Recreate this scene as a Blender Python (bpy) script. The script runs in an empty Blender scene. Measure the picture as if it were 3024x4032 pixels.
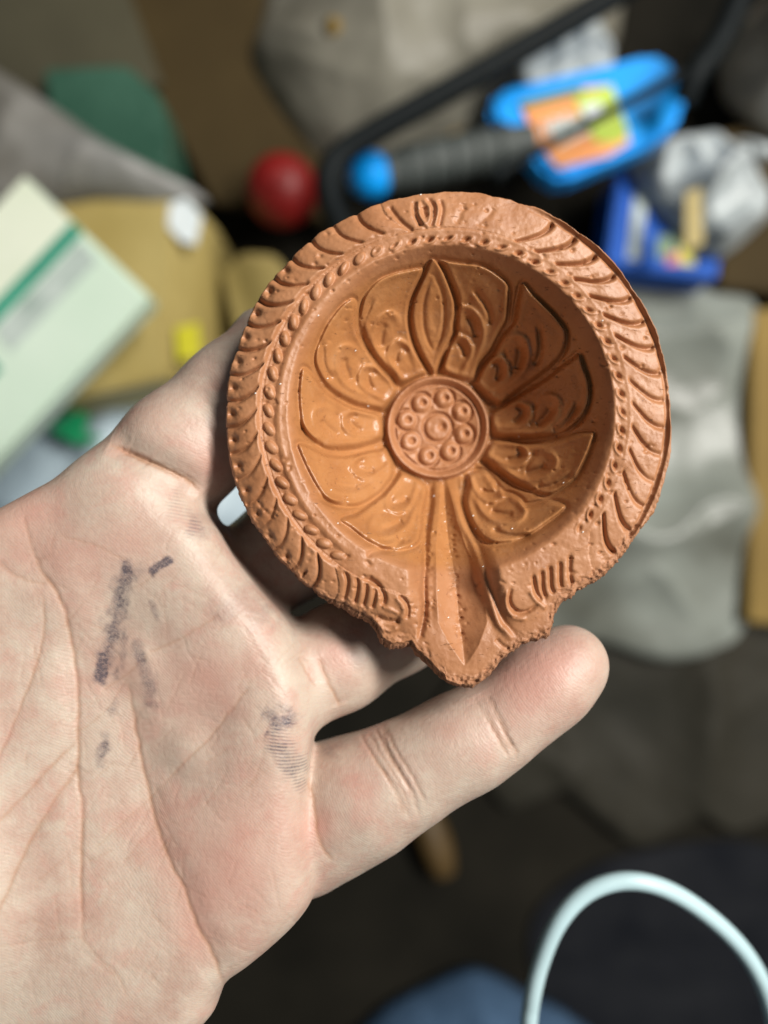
import bpy, bmesh, math, random
import numpy as np
from mathutils import Vector, noise as mnoise

random.seed(7)
RNG = np.random.default_rng(11)
sc = bpy.context.scene
COL = sc.collection

# ------------------------------------------------------------------ camera, world, lamps, exposure
H = 0.144                                   # camera height over the plane of the lamp's rim
PW = 3024.0                                 # working unit: 1/3024 of the frame width at z = 0
cam_d = bpy.data.cameras.new("camera")
cam = bpy.data.objects.new("camera", cam_d)
COL.objects.link(cam)
cam.location = (0, 0, H)
cam_d.sensor_fit = 'HORIZONTAL'
cam_d.sensor_width = 36.0
cam_d.lens = 36.0
cam_d.clip_start = 0.01
cam_d.clip_end = 20
cam_d.dof.use_dof = True
cam_d.dof.focus_distance = H + 0.006
cam_d.dof.aperture_fstop = 6.8
sc.camera = cam

w = bpy.data.worlds.new("World")
sc.world = w
w.use_nodes = True
w.node_tree.nodes["Background"].inputs[0].default_value = (0.80, 0.92, 1.0, 1)
w.node_tree.nodes["Background"].inputs[1].default_value = 0.068


def area_lamp(name, loc, target, sx, sy, power, col):
    d = bpy.data.lights.new(name, 'AREA')
    d.shape = 'RECTANGLE'
    d.size, d.size_y, d.energy, d.color = sx, sy, power, col
    o = bpy.data.objects.new(name, d)
    COL.objects.link(o)
    o.location = loc
    o.rotation_euler = (Vector(target) - Vector(loc)).to_track_quat('-Z', 'Y').to_euler()
    return o


area_lamp("tube_lamp", (0.86, 0.42, 1.02), (0, 0, -0.05), 1.10, 0.17, 44.0, (1.0, 0.965, 0.90))
area_lamp("fill_lamp", (0.15, -0.75, 1.25), (0, 0, -0.1), 0.5, 0.5, 0.7, (0.90, 0.97, 1.0))  # unseen soft fill, added to lift the shaded sides

sc.view_settings.view_transform = 'Standard'
sc.view_settings.look = 'None'
sc.view_settings.exposure = 0.0
sc.view_settings.gamma = 1.0
sc.view_settings.use_curve_mapping = False
sc.cycles.use_denoising = True
sc.cycles.max_bounces = 8

# ------------------------------------------------------------------ helpers
MM = 0.001
S0 = H / PW


def P(u, v, z):
    s = (H - z) / PW
    return Vector(((u - 1512) * s, -(v - 2016) * s, z))


def sstep(x):
    x = np.clip(x, 0, 1)
    return x * x * (3 - 2 * x)


def smin(a, b, k):
    h = np.maximum(k - np.abs(a - b), 0) / k
    return np.minimum(a, b) - h * h * k * 0.25


def zm(off, k, pts):
    return [(off[0] + k * p[0], off[1] + k * p[1]) for p in pts]


def crom(pts, n=6, closed=False):
    p = np.array(pts, float)
    m = len(p)
    out = []
    for i in range(m if closed else m - 1):
        if closed:
            a, b, c, d = p[(i - 1) % m], p[i], p[(i + 1) % m], p[(i + 2) % m]
        else:
            a, b, c, d = p[max(i - 1, 0)], p[i], p[i + 1], p[min(i + 2, m - 1)]
        for t in np.arange(n) / n:
            out.append(0.5 * ((2 * b) + (c - a) * t + (2 * a - 5 * b + 4 * c - d) * t * t
                              + (-a + 3 * b - 3 * c + d) * t ** 3))
    if not closed:
        out.append(p[-1])
    return np.array(out)


class Raster:
    """A scalar field over plan coordinates, filled by strokes, later sampled at vertices."""
    def __init__(s, u0, u1, v0, v1, step):
        s.u0, s.v0, s.st = u0, v0, step
        s.nu, s.nv = int((u1 - u0) / step) + 1, int((v1 - v0) / step) + 1
        s.a = np.zeros((s.nv, s.nu), np.float32)

    def box(s, pts, pad):
        p = np.asarray(pts)
        i0 = max(0, int((p[:, 0].min() - pad - s.u0) / s.st))
        i1 = min(s.nu, int((p[:, 0].max() + pad - s.u0) / s.st) + 2)
        j0 = max(0, int((p[:, 1].min() - pad - s.v0) / s.st))
        j1 = min(s.nv, int((p[:, 1].max() + pad - s.v0) / s.st) + 2)
        if i1 <= i0 or j1 <= j0:
            return None
        U, V = np.meshgrid(s.u0 + np.arange(i0, i1) * s.st, s.v0 + np.arange(j0, j1) * s.st)
        return (slice(j0, j1), slice(i0, i1)), U.astype(np.float32), V.astype(np.float32)

    def sample(s, u, v):
        x = np.clip((u - s.u0) / s.st, 0, s.nu - 1.001)
        y = np.clip((v - s.v0) / s.st, 0, s.nv - 1.001)
        i, j = x.astype(int), y.astype(int)
        fx, fy = x - i, y - j
        a = s.a
        return (a[j, i] * (1 - fx) * (1 - fy) + a[j, i + 1] * fx * (1 - fy)
                + a[j + 1, i] * (1 - fx) * fy + a[j + 1, i + 1] * fx * fy)


def poly_dist(U, V, pts, closed=False):
    d = np.full(U.shape, 1e9, np.float32)
    T = np.zeros(U.shape, np.float32)
    m = len(pts)
    n = m if closed else m - 1
    for i in range(n):
        ax, ay = pts[i]
        bx, by = pts[(i + 1) % m]
        dx, dy = bx - ax, by - ay
        L = dx * dx + dy * dy + 1e-9
        t = np.clip(((U - ax) * dx + (V - ay) * dy) / L, 0, 1)
        q = (U - ax - t * dx) ** 2 + (V - ay - t * dy) ** 2
        k = q < d
        d = np.where(k, q, d)
        T = np.where(k, (i + t) / n, T)
    return np.sqrt(d), T


def inside(U, V, pts):
    c = np.zeros(U.shape, bool)
    m = len(pts)
    for i in range(m):
        ax, ay = pts[i]
        bx, by = pts[(i + 1) % m]
        if ay == by:
            continue
        cond = (ay > V) != (by > V)
        c ^= cond & (U < (bx - ax) * (V - ay) / (by - ay) + ax)
    return c


def stroke(R, pts, width, amp, n=5, taper=True, smooth=True, wid2=None):
    p = crom(pts, n) if smooth else np.array(pts, float)
    bx = R.box(p, width * 2.6)
    if bx is None:
        return
    sl, U, V = bx
    d, T = poly_dist(U, V, p)
    a = amp
    if taper:
        a = amp * np.clip(np.minimum(T, 1 - T) * 7 + 0.15, 0, 1)
    R.a[sl] += a * np.exp(-(d / width) ** 2)


def mesh_obj(name, co, faces, mat, parent=None, smooth=True):
    me = bpy.data.meshes.new(name)
    co = np.asarray(co, np.float32)
    me.vertices.add(len(co))
    me.vertices.foreach_set("co", co.ravel())
    if isinstance(faces, np.ndarray):
        nf, k = faces.shape
        me.loops.add(nf * k)
        me.loops.foreach_set("vertex_index", faces.astype(np.int32).ravel())
        me.polygons.add(nf)
        me.polygons.foreach_set("loop_start", np.arange(0, nf * k, k, dtype=np.int32))
    else:
        tot = sum(len(f) for f in faces)
        me.loops.add(tot)
        me.loops.foreach_set("vertex_index", [i for f in faces for i in f])
        me.polygons.add(len(faces))
        st, acc = [], 0
        for f in faces:
            st.append(acc)
            acc += len(f)
        me.polygons.foreach_set("loop_start", st)
    me.update(calc_edges=True)
    me.validate()
    if smooth:
        me.polygons.foreach_set("use_smooth", [True] * len(me.polygons))
    o = bpy.data.objects.new(name, me)
    COL.objects.link(o)
    if mat:
        me.materials.append(mat)
    if parent:
        o.parent = parent
    return o


def bm_obj(name, bm, mat, parent=None, smooth=False):
    me = bpy.data.meshes.new(name)
    bm.normal_update()
    bm.to_mesh(me)
    bm.free()
    if smooth:
        me.polygons.foreach_set("use_smooth", [True] * len(me.polygons))
    me.materials.append(mat)
    o = bpy.data.objects.new(name, me)
    COL.objects.link(o)
    if parent:
        o.parent = parent
    return o


def tag(o, label, cat, group=None, kind=None):
    o["label"], o["category"] = label, cat
    if group:
        o["group"] = group
    if kind:
        o["kind"] = kind
    return o


def empty(name, loc, rz=0.0):
    o = bpy.data.objects.new(name, None)
    COL.objects.link(o)
    o.location = loc
    o.rotation_euler = (0, 0, rz)
    o.empty_display_size = 0.01
    return o


# ------------------------------------------------------------------ materials
class NT:
    def __init__(s, name):
        s.m = bpy.data.materials.new(name)
        s.m.use_nodes = True
        s.t = s.m.node_tree
        s.b = s.t.nodes["Principled BSDF"]
        s.out = s.t.nodes["Material Output"]
        s.tc = s.t.nodes.new("ShaderNodeTexCoord")

    def n(s, typ, **kw):
        o = s.t.nodes.new("ShaderNode" + typ)
        for k, v in kw.items():
            setattr(o, k, v)
        return o

    def l(s, a, b):
        s.t.links.new(a, b)

    def noise(s, scale, detail=4, rough=0.55, vec=None, dist=0.0):
        o = s.n("TexNoise")
        o.inputs["Scale"].default_value = scale
        o.inputs["Detail"].default_value = detail
        o.inputs["Roughness"].default_value = rough
        o.inputs["Distortion"].default_value = dist
        s.l(vec if vec is not None else s.tc.outputs["Object"], o.inputs["Vector"])
        return o.outputs["Fac"]

    def ramp(s, fac, stops):
        o = s.n("ValToRGB")
        e = o.color_ramp.elements
        while len(e) < len(stops):
            e.new(0.5)
        for i, (p, c) in enumerate(stops):
            e[i].position = p
            e[i].color = (*c, 1) if len(c) == 3 else c
        s.l(fac, o.inputs["Fac"])
        return o.outputs["Color"]

    def mix(s, fac, a, b, mode='MIX'):
        o = s.n("Mix", data_type='RGBA', blend_type=mode)
        for sock, val in ((o.inputs[0], fac), (o.inputs[6], a), (o.inputs[7], b)):
            if hasattr(val, "is_linked") or hasattr(val, "links"):
                s.l(val, sock)
            elif isinstance(val, (int, float)):
                sock.default_value = val
            else:
                sock.default_value = (*val, 1)
        return o.outputs[2]

    def math(s, op, a, b=None, clamp=False):
        o = s.n("Math", operation=op, use_clamp=clamp)
        for i, val in enumerate((a, b)):
            if val is None:
                continue
            if isinstance(val, (int, float)):
                o.inputs[i].default_value = val
            else:
                s.l(val, o.inputs[i])
        return o.outputs[0]

    def attr(s, name):
        return s.n("Attribute", attribute_name=name).outputs["Fac"]

    def bump(s, height, dist, strength=1.0, normal=None):
        o = s.n("Bump")
        o.inputs["Strength"].default_value = strength
        o.inputs["Distance"].default_value = dist
        s.l(height, o.inputs["Height"])
        if normal is not None:
            s.l(normal, o.inputs["Normal"])
        return o.outputs["Normal"]

    def mapping(s, scale, rot=(0, 0, 0)):
        o = s.n("Mapping")
        o.inputs["Scale"].default_value = scale
        o.inputs["Rotation"].default_value = rot
        s.l(s.tc.outputs["Object"], o.inputs["Vector"])
        return o.outputs["Vector"]

    def set(s, **kw):
        for k, v in kw.items():
            i = s.b.inputs[k.replace("_", " ")]
            if isinstance(v, (int, float)):
                i.default_value = v
            elif isinstance(v, tuple):
                i.default_value = (*v, 1) if len(v) == 3 and i.type == 'RGBA' else v
            else:
                s.l(v, i)
        return s


def simple(name, c1, c2, scale=40, rough=0.5, bump=0.0005, spec=0.5, bscale=None, detail=5):
    t = NT(name)
    c = t.ramp(t.noise(scale, detail), [(0.3, c1), (0.7, c2)])
    t.set(Base_Color=c, Roughness=rough)
    t.b.inputs["Specular IOR Level"].default_value = spec
    if bump:
        t.set(Normal=t.bump(t.noise(bscale or scale * 3, 4), bump))
    return t.m


def make_clay():
    t = NT("terracotta")
    big = t.noise(90, 5, 0.6)
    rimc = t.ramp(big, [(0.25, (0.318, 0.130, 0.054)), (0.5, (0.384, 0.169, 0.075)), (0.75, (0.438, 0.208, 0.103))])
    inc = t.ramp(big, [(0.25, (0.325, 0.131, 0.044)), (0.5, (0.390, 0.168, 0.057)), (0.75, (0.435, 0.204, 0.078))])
    c = t.mix(t.math("MULTIPLY", t.attr("glow_gloss"), 0.8), rimc, inc)  # bounced light inside the bowl painted as a more orange tint
    # pale dusty bloom and fine brown specks
    dust = t.ramp(t.noise(420, 6, 0.7), [(0.55, (0, 0, 0)), (0.80, (1, 1, 1))])
    c = t.mix(t.math('MULTIPLY', dust, 0.24), c, (0.50, 0.29, 0.185))
    sp = t.ramp(t.noise(900, 3, 0.6), [(0.66, (0, 0, 0)), (0.74, (1, 1, 1))])
    c = t.mix(t.math('MULTIPLY', sp, 0.7), c, (0.16, 0.058, 0.028))
    scr = t.noise(1.0, 3, 0.6, t.mapping((420, 2300, 600), (0, 0, math.radians(-38))))
    sc_m = t.ramp(scr, [(0.68, (0, 0, 0)), (0.74, (1, 1, 1))])
    c = t.mix(t.math('MULTIPLY', sc_m, 0.5), c, (0.15, 0.055, 0.03))
    br = t.attr("broken")
    c = t.mix(t.math('MULTIPLY', br, 0.6), c, t.ramp(t.noise(1500, 4, 0.7), [(0.35, (0.20, 0.075, 0.035)), (0.7, (0.47, 0.235, 0.13))]))
    wet = t.attr("glow_gloss")
    r = t.math('SUBTRACT', t.math('ADD', t.math('MULTIPLY', t.noise(300, 4), 0.20), 0.36), t.math('MULTIPLY', wet, 0.17))
    r = t.math('ADD', r, t.math('MULTIPLY', br, 0.35), True)
    t.set(Base_Color=c, Roughness=r)
    t.b.inputs["Specular IOR Level"].default_value = 0.5
    n1 = t.bump(t.noise(700, 5, 0.65), 0.00012)
    n2 = t.bump(t.math('MULTIPLY', sc_m, -1.0), 0.00010, 1.0, n1)
    n3 = t.bump(t.math('MULTIPLY', t.noise(2200, 4, 0.7), br), 0.0005, 1.0, n2)
    t.set(Normal=n3)
    return t.m


def make_skin():
    t = NT("skin")
    base = t.ramp(t.noise(70, 5, 0.6), [(0.30, (0.385, 0.258, 0.205)), (0.5, (0.430, 0.316, 0.254)), (0.70, (0.465, 0.372, 0.302))])
    mott = t.ramp(t.noise(190, 4, 0.6), [(0.40, (0, 0, 0)), (0.66, (1, 1, 1))])
    base = t.mix(t.math('MULTIPLY', mott, 0.55), base, (0.505, 0.440, 0.36))
    base = t.mix(t.math('MULTIPLY', t.attr("pink"), 1.0, True), base, (0.50, 0.245, 0.195))
    base = t.mix(t.math('MULTIPLY', t.attr("crease"), 0.75), base, (0.33, 0.165, 0.09))
    # papillary ridges: bands ~0.45 mm apart, bent by noise
    blot = t.ramp(t.noise(120, 4, 0.65, dist=0.6), [(0.50, (0, 0, 0)), (0.72, (1, 1, 1))])
    base = t.mix(t.math('MULTIPLY', blot, 0.50), base, (0.45, 0.230, 0.185))
    wv = t.n("TexWave", wave_type='BANDS', bands_direction='DIAGONAL')
    wv.inputs["Scale"].default_value = 900
    wv.inputs["Distortion"].default_value = 16.0
    wv.inputs["Detail"].default_value = 2.0
    wv.inputs["Detail Scale"].default_value = 0.12
    t.l(t.tc.outputs["Object"], wv.inputs["Vector"])
    ridge = wv.outputs["Fac"]
    base = t.mix(t.math('MULTIPLY', t.math('SUBTRACT', 1.0, ridge), 0.028), base, (0.55, 0.33, 0.24))
    ink = t.attr("ink")
    grain = t.ramp(t.noise(1.0, 4, 0.75, t.mapping((1500, 1700, 1500), (0, 0, math.radians(15)))), [(0.34, (0.42, 0.42, 0.42)), (0.64, (1, 1, 1))])
    wv2 = t.n("TexWave", wave_type='BANDS', bands_direction='Y')
    wv2.inputs["Scale"].default_value = 480
    wv2.inputs["Distortion"].default_value = 5.0
    wv2.inputs["Detail"].default_value = 1.0
    wv2.inputs["Detail Scale"].default_value = 0.06
    mp2 = t.n("Mapping")
    mp2.inputs["Rotation"].default_value = (0, 0, math.radians(12))
    t.l(t.tc.outputs["Object"], mp2.inputs["Vector"])
    t.l(mp2.outputs["Vector"], wv2.inputs["Vector"])
    prt = t.math('MULTIPLY', t.attr("print"), t.math('MULTIPLY', wv2.outputs["Fac"], t.math('ADD', t.math('MULTIPLY', grain, 0.6), 0.4)))
    im = t.math('ADD', t.math('MULTIPLY', t.math('MULTIPLY', ink, 1.25), grain), t.math('MULTIPLY', prt, 0.95), True)
    im = t.math('MULTIPLY', im, 0.9)
    base = t.mix(im, base, (0.070, 0.058, 0.074))
    t.set(Base_Color=base)
    t.set(Roughness=t.math('ADD', t.math('MULTIPLY', t.noise(260, 4), 0.25), 0.34))
    t.b.inputs["Specular IOR Level"].default_value = 0.42
    t.b.inputs["Subsurface Weight"].default_value = 0.09
    t.b.inputs["Subsurface Radius"].default_value = (0.0032, 0.0013, 0.0007)
    t.b.inputs["Subsurface Scale"].default_value = 0.8
    vo = t.n("TexVoronoi", feature='DISTANCE_TO_EDGE')
    vo.inputs["Scale"].default_value = 650
    t.l(t.tc.outputs["Object"], vo.inputs["Vector"])
    n1 = t.bump(t.noise(420, 6, 0.7), 0.00011)
    n2 = t.bump(t.math('MULTIPLY', ridge, t.noise(55, 3)), 0.000022, 0.8, n1)
    n3 = t.bump(vo.outputs["Distance"], 0.00013, 0.6, n2)
    t.set(Normal=n3)
    return t.m


def make_plastic(name, col, alpha=0.7, rough=0.28, c2=None, spec=0.5):
    t = NT(name)
    t.b.inputs["Specular IOR Level"].default_value = spec
    c = t.ramp(t.noise(9, 4), [(0.3, col), (0.7, c2 or tuple(min(1, x * 1.25) for x in col))])
    t.set(Base_Color=c, Roughness=rough, Normal=t.bump(t.noise(20, 2, 0.5), 0.006))
    tr = t.n("BsdfTransparent")
    tr.inputs[0].default_value = (0.95, 0.97, 0.97, 1)
    mx = t.n("MixShader")
    mx.inputs[0].default_value = alpha
    t.l(tr.outputs[0], mx.inputs[1])
    t.l(t.b.outputs[0], mx.inputs[2])
    t.l(mx.outputs[0], t.out.inputs[0])
    return t.m


CLAY = make_clay()
SKIN = make_skin()

# ------------------------------------------------------------------ the surface everything lies on
FL = -0.46
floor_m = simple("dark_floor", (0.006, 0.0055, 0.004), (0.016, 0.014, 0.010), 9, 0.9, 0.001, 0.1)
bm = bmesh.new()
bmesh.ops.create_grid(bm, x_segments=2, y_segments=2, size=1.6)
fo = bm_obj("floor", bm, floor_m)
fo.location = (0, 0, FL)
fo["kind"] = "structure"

# ------------------------------------------------------------------ the clay lamp
A_, B_, C_, D_, E_, F_ = (1200, 1000), (1700, 1000), (1100, 1400), (1850, 1400), (1200, 1800), (1750, 1850)
I_, J_, H_ = (1400, 2150), (1850, 2050), (1500, 720)
K6, K5 = 600 / 1659, 500 / 1659
CU, CV = 1761.0, 1628.0                      # centre of the rim
MU, MV = 1722.0, 1686.0                      # centre of the medallion as seen
ROPEN, ROUT = 648.0, 871.0


def outline_polar():
    pts = [(2632, 1775), (2630, 1628), (2618, 1500), (2594, 1943), (2565, 2025), (2508, 2098), (2451, 2190), (2385, 2263),
           (2284, 2328), (2205, 2384), (2182, 2420), (2176, 2466), (2161, 2505), (2103, 2526), (2052, 2540), (2005, 2576),
           (1969, 2612), (1924, 2667), (1863, 2714), (1798, 2706), (1747, 2685), (1700, 2644), (1668, 2608), (1638, 2582),
           (1614, 2553), (1581, 2560), (1530, 2562), (1500, 2542), (1476, 2490), (1454, 2460), (1400, 2434), (1332, 2397),
           (1227, 2327), (1121, 2228), (1043, 2129), (980, 2041), (934, 1945), (907, 1860), (888, 1710), (887, 1589),
           (900, 1457), (930, 1372)]
    for a in range(-60, 82, 4):                                  # upper arc: nearly a circle
        r = 872 + 3 * math.sin(a * 0.31) + 2 * math.sin(a * 0.83 + 1)
        pts.append((CU + r * math.sin(math.radians(a)), CV - r * math.cos(math.radians(a))))
    p = np.array(pts)
    p = np.array((1512, 2016)) + (p - np.array((1512, 2016))) * 1.022      # the edge lies a little lower than the rim
    th = np.arctan2(p[:, 1] - CV, p[:, 0] - CU)
    r = np.hypot(p[:, 0] - CU, p[:, 1] - CV)
    o = np.argsort(th)
    th, r = th[o], r[o]
    return np.concatenate([th - 2 * np.pi, th, th + 2 * np.pi]), np.concatenate([r, r, r])


PETALS = {}
def _pet(key, off, outer, inner):
    PETALS[key] = np.array(zm(off, K6, outer + inner[::-1]))
_pet("r1", B_, [(80, 60), (150, 70), (300, 95), (550, 130), (720, 230), (820, 320), (840, 420), (830, 600), (810, 740), (740, 860), (650, 1040), (520, 1200), (420, 1390)],
     [(110, 110), (180, 290), (265, 520), (235, 780), (190, 950), (90, 1270)])
_pet("r2", B_, [(990, 310), (1100, 440), (1250, 590), (1370, 720), (1450, 820), (1470, 920), (1440, 1050), (1350, 1180), (1200, 1310), (1000, 1450), (850, 1560), (700, 1640)],
     [(955, 420), (925, 560), (900, 720), (840, 810), (760, 900), (670, 1060), (540, 1250), (450, 1400)])
_pet("r3", D_, [(1190, -20), (1230, 100), (1285, 250), (1305, 400), (1280, 560), (1200, 700), (1050, 820), (850, 885), (600, 905), (300, 885), (220, 800)],
     [(1130, 20), (1000, 110), (850, 235), (650, 365), (500, 455), (330, 565), (220, 640)])
_pet("r4", D_, [(1355, 845), (1310, 990), (1245, 1150), (1150, 1330), (1000, 1450), (850, 1520), (700, 1480), (500, 1400), (330, 1280), (200, 1180), (130, 1110)],
     [(1290, 835), (1150, 850), (1000, 905), (800, 955), (550, 955), (250, 925)])
_pet("r5", F_, [(430, 10), (520, 100), (600, 200), (640, 250), (740, 270), (830, 320), (880, 380), (1000, 370), (1150, 340), (1320, 390), (1250, 480), (1100, 590), (950, 690)],
     [(250, 40), (240, 150), (210, 330), (240, 470), (300, 610), (400, 740), (520, 800), (680, 790), (800, 760)])
_pet("l1", A_, [(1340, 145), (1200, 160), (1000, 200), (840, 260), (740, 340), (640, 480), (605, 620), (595, 780), (645, 920), (720, 1050), (830, 1200), (950, 1330), (1050, 1430)],
     [(1320, 220), (1200, 470), (1160, 700), (1190, 950), (1280, 1140), (1370, 1290)])
_pet("l2", A_, [(520, 480), (400, 560), (270, 720), (190, 870), (120, 1040), (108, 1180), (155, 1310), (250, 1450), (380, 1550), (560, 1640), (750, 1690), (880, 1690)],
     [(560, 560), (575, 780), (635, 940), (840, 1230), (1030, 1445)])
_pet("l3", C_, [(250, 130), (215, 300), (210, 500), (235, 700), (275, 820), (350, 910), (450, 985), (600, 1025), (800, 1015), (950, 975), (1130, 890)],
     [(340, 190), (430, 285), (520, 400), (650, 485), (800, 555), (950, 595), (1100, 650)])
_pet("l4", C_, [(195, 960), (250, 1120), (330, 1290), (420, 1450), (520, 1570), (650, 1635), (850, 1630), (1000, 1560), (1150, 1440), (1255, 1250)],
     [(290, 975), (400, 1025), (500, 1075), (700, 1095), (900, 1055), (1080, 1025), (1170, 1010)])
_pet("l5", E_, [(385, 685), (500, 770), (640, 880), (780, 960), (950, 1015), (1100, 1000), (1220, 950), (1270, 850), (1295, 600), (1325, 300)],
     [(460, 650), (570, 610), (730, 490), (890, 340), (1010, 190), (1065, 150)])
LEAF = np.array(zm(A_, K6, [(1400, 60), (1500, 200), (1580, 400), (1625, 560), (1610, 760), (1600, 870), (1540, 1000), (1480, 1140), (1420, 1290),
                            (1380, 1290), (1290, 1140), (1225, 1000), (1178, 850), (1160, 700), (1178, 540), (1220, 420), (1310, 230), (1350, 120)]))
PET_ANG = {"r1": 14.7, "r2": 45, "r3": 80, "r4": 109, "r5": 139, "l1": -26.6, "l2": -53, "l3": -86, "l4": -117.6, "l5": -150.6}

FLORETS = zm((1480, 1450), K5, [(590, 470), (400, 690), (450, 960), (680, 1150), (960, 1090), (1140, 870), (1110, 580), (880, 410)])


def interp(v, xs, ys):
    return np.interp(v, xs, ys)


def lamp_detail():
    R = Raster(850, 2680, 720, 2740, 2.0)
    # petals: raised panels with a lip, one after the other so the upper ones overlap
    lab = np.zeros(R.a.shape, np.int16)
    names = ["r5", "r4", "r3", "r2", "r1", "l5", "l4", "l3", "l2", "l1"]
    for i, k in enumerate(names):
        pts = crom(PETALS[k], 4, True)
        sl, U, V = R.box(pts, 50)
        d, _ = poly_dist(U, V, pts, True)
        d = np.where(inside(U, V, pts), d, -d) - 4
        side = 1.0
        h = 0.70 * sstep((d + 14) / 24) + 0.30 * np.exp(-((d - 15) / 13) ** 2) - 0.76 * np.exp(-((d + 9) / 11) ** 2) \
            + 0.25 * sstep(d / 80)
        h *= side
        m = sstep((d + 30) / 22)
        R.a[sl] = R.a[sl] * (1 - m) + h * m
        lab[sl] = np.where(d > 0, i + 1, lab[sl])
    # central pointed leaf
    pts = crom(LEAF, 4, True)
    sl, U, V = R.box(pts, 50)
    d, _ = poly_dist(U, V, pts, True)
    d = np.where(inside(U, V, pts), d, -d)
    h = 0.95 * sstep((d + 10) / 18) + 0.15 * np.exp(-((d - 13) / 8) ** 2) - 0.8 * np.exp(-((d + 10) / 9) ** 2)
    m = sstep((d + 26) / 18)
    R.a[sl] = R.a[sl] * (1 - m) + h * m
    lab[sl] = np.where(d > 0, 11, lab[sl])
    for pts, ww, am in (([(1395, 210), (1465, 370), (1505, 550), (1508, 750), (1468, 930), (1400, 1080)], 8, -0.60),
                        ([(1375, 260), (1315, 430), (1290, 560), (1285, 690), (1298, 830), (1340, 970), (1395, 1075)], 7, -0.45),
                        ([(1390, 380), (1350, 560), (1345, 720), (1380, 900)], 12, 0.25),
                        ([(1445, 330), (1480, 520), (1480, 760), (1430, 950)], 6, 0.18)):
        stroke(R, zm(A_, K6, pts), ww, am)
    # scallops inside each petal, from one pattern turned about the medallion
    tmpl = [([(150, 1260), (185, 1000), (270, 885), (350, 885), (425, 980), (430, 1080), (380, 1200), (310, 1330)], 9, 0.36),
            ([(205, 1010), (270, 945), (325, 985), (355, 1060), (350, 1110)], 8, -0.52),
            ([(240, 720), (265, 610), (335, 560), (430, 590), (520, 690), (565, 820), (560, 940), (510, 1060), (440, 1210)], 10, 0.40),
            ([(390, 650), (440, 720), (475, 820), (492, 890)], 11, -0.60),
            ([(255, 770), (330, 850), (420, 885), (465, 970)], 8, -0.34),
            ([(460, 345), (540, 450), (600, 540), (640, 650), (640, 760)], 10, -0.58),
            ([(430, 390), (520, 505), (585, 600), (605, 710)], 12, 0.22)]
    for k, ang in PET_ANG.items():
        mir = -1 if ang < 0 else 1
        rot = math.radians(abs(ang) - 14.7)
        rs = 0.97 if k[0] == 'r' else 0.98
        for pts, ww, am in tmpl:
            q = []
            for (x, y) in zm(B_, K6, pts):
                dx, dy = (x - MU) * rs, (y - MV) * rs
                X = dx * math.cos(rot) - dy * math.sin(rot)
                Y = dx * math.sin(rot) + dy * math.cos(rot)
                q.append((MU + mir * X, MV + Y))
            stroke(R, q, ww * 1.25, am * (1.5 if mir > 0 else 1.35), n=4)
    k_ = np.exp(-0.5 * (np.arange(-7, 8) / 1.7) ** 2)
    k_ /= k_.sum()
    for ax in (0, 1):                       # soften the pressed relief
        R.a = sum(w_ * np.roll(R.a, i - 7, ax) for i, w_ in enumerate(k_)).astype(np.float32)
    # spout: grooves and crests on both sides of the wick channel
    stroke(R, zm(E_, K6, [(1385, 250), (1372, 500), (1345, 700), (1322, 900), (1312, 1150), (1300, 1400), (1306, 1560)]) +
           zm(I_, K6, [(757, 640), (748, 750), (720, 900), (685, 1010)]), 12, -1.35)
    stroke(R, zm(I_, K6, [(900, 60), (895, 370), (910, 600), (940, 860)]), 26, 0.45)
    stroke(R, zm(I_, K6, [(660, 450), (712, 600), (735, 750), (700, 890), (650, 1020)]), 9, 0.22)
    stroke(R, zm(F_, K6, [(60, 180), (120, 380), (190, 600), (300, 810), (380, 1050), (430, 1250), (510, 1480), (590, 1680)]) +
           zm(J_, K6, [(390, 1200), (470, 1310)]), 15, 0.62)
    stroke(R, zm(F_, K6, [(130, 100), (190, 350), (250, 520), (350, 760), (440, 1000), (490, 1230), (570, 1470), (650, 1650)]) +
           zm(J_, K6, [(440, 1180), (540, 1290)]), 11, -0.32)
    stroke(R, zm(J_, K6, [(280, 1290), (360, 1370), (430, 1400)]), 9, -0.35)
    # curls on both lobes
    stroke(R, zm(I_, K6, [(470, 540), (540, 600), (575, 690), (560, 800)]), 8, -0.62)
    stroke(R, zm(I_, K6, [(440, 560), (500, 640), (525, 720), (480, 800)]), 10, 0.30)
    stroke(R, zm(I_, K6, [(230, 760), (300, 800), (400, 825), (480, 815)]), 9, -0.55)
    stroke(R, zm(I_, K6, [(225, 810), (290, 890), (380, 920), (460, 890)]), 8, 0.40)
    stroke(R, zm(I_, K6, [(290, 660), (370, 690), (470, 740)]), 8, 0.25)
    stroke(R, zm(J_, K6, [(455, 740), (430, 830), (450, 930), (530, 1000), (630, 990), (740, 915)]), 8, -0.62)
    stroke(R, zm(J_, K6, [(420, 760), (390, 870), (415, 980), (500, 1060), (620, 1065)]), 10, 0.34)
    stroke(R, zm(J_, K6, [(655, 760), (700, 850), (780, 920), (830, 960)]), 9, 0.30)
    # combs of ribs beside the curls
    for pts in ([(430, 1240), (465, 1340), (455, 1440), (420, 1570)], [(560, 1300), (575, 1400), (560, 1500), (540, 1600)],
                [(665, 1370), (668, 1450), (655, 1540), (630, 1630)], [(765, 1430), (765, 1500), (750, 1580), (730, 1650)]):
        stroke(R, zm(E_, K6, pts), 8, -0.62)
    stroke(R, zm(E_, K6, [(640, 1320), (760, 1370), (830, 1450), (865, 1540), (840, 1620)]), 11, -0.8)
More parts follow.
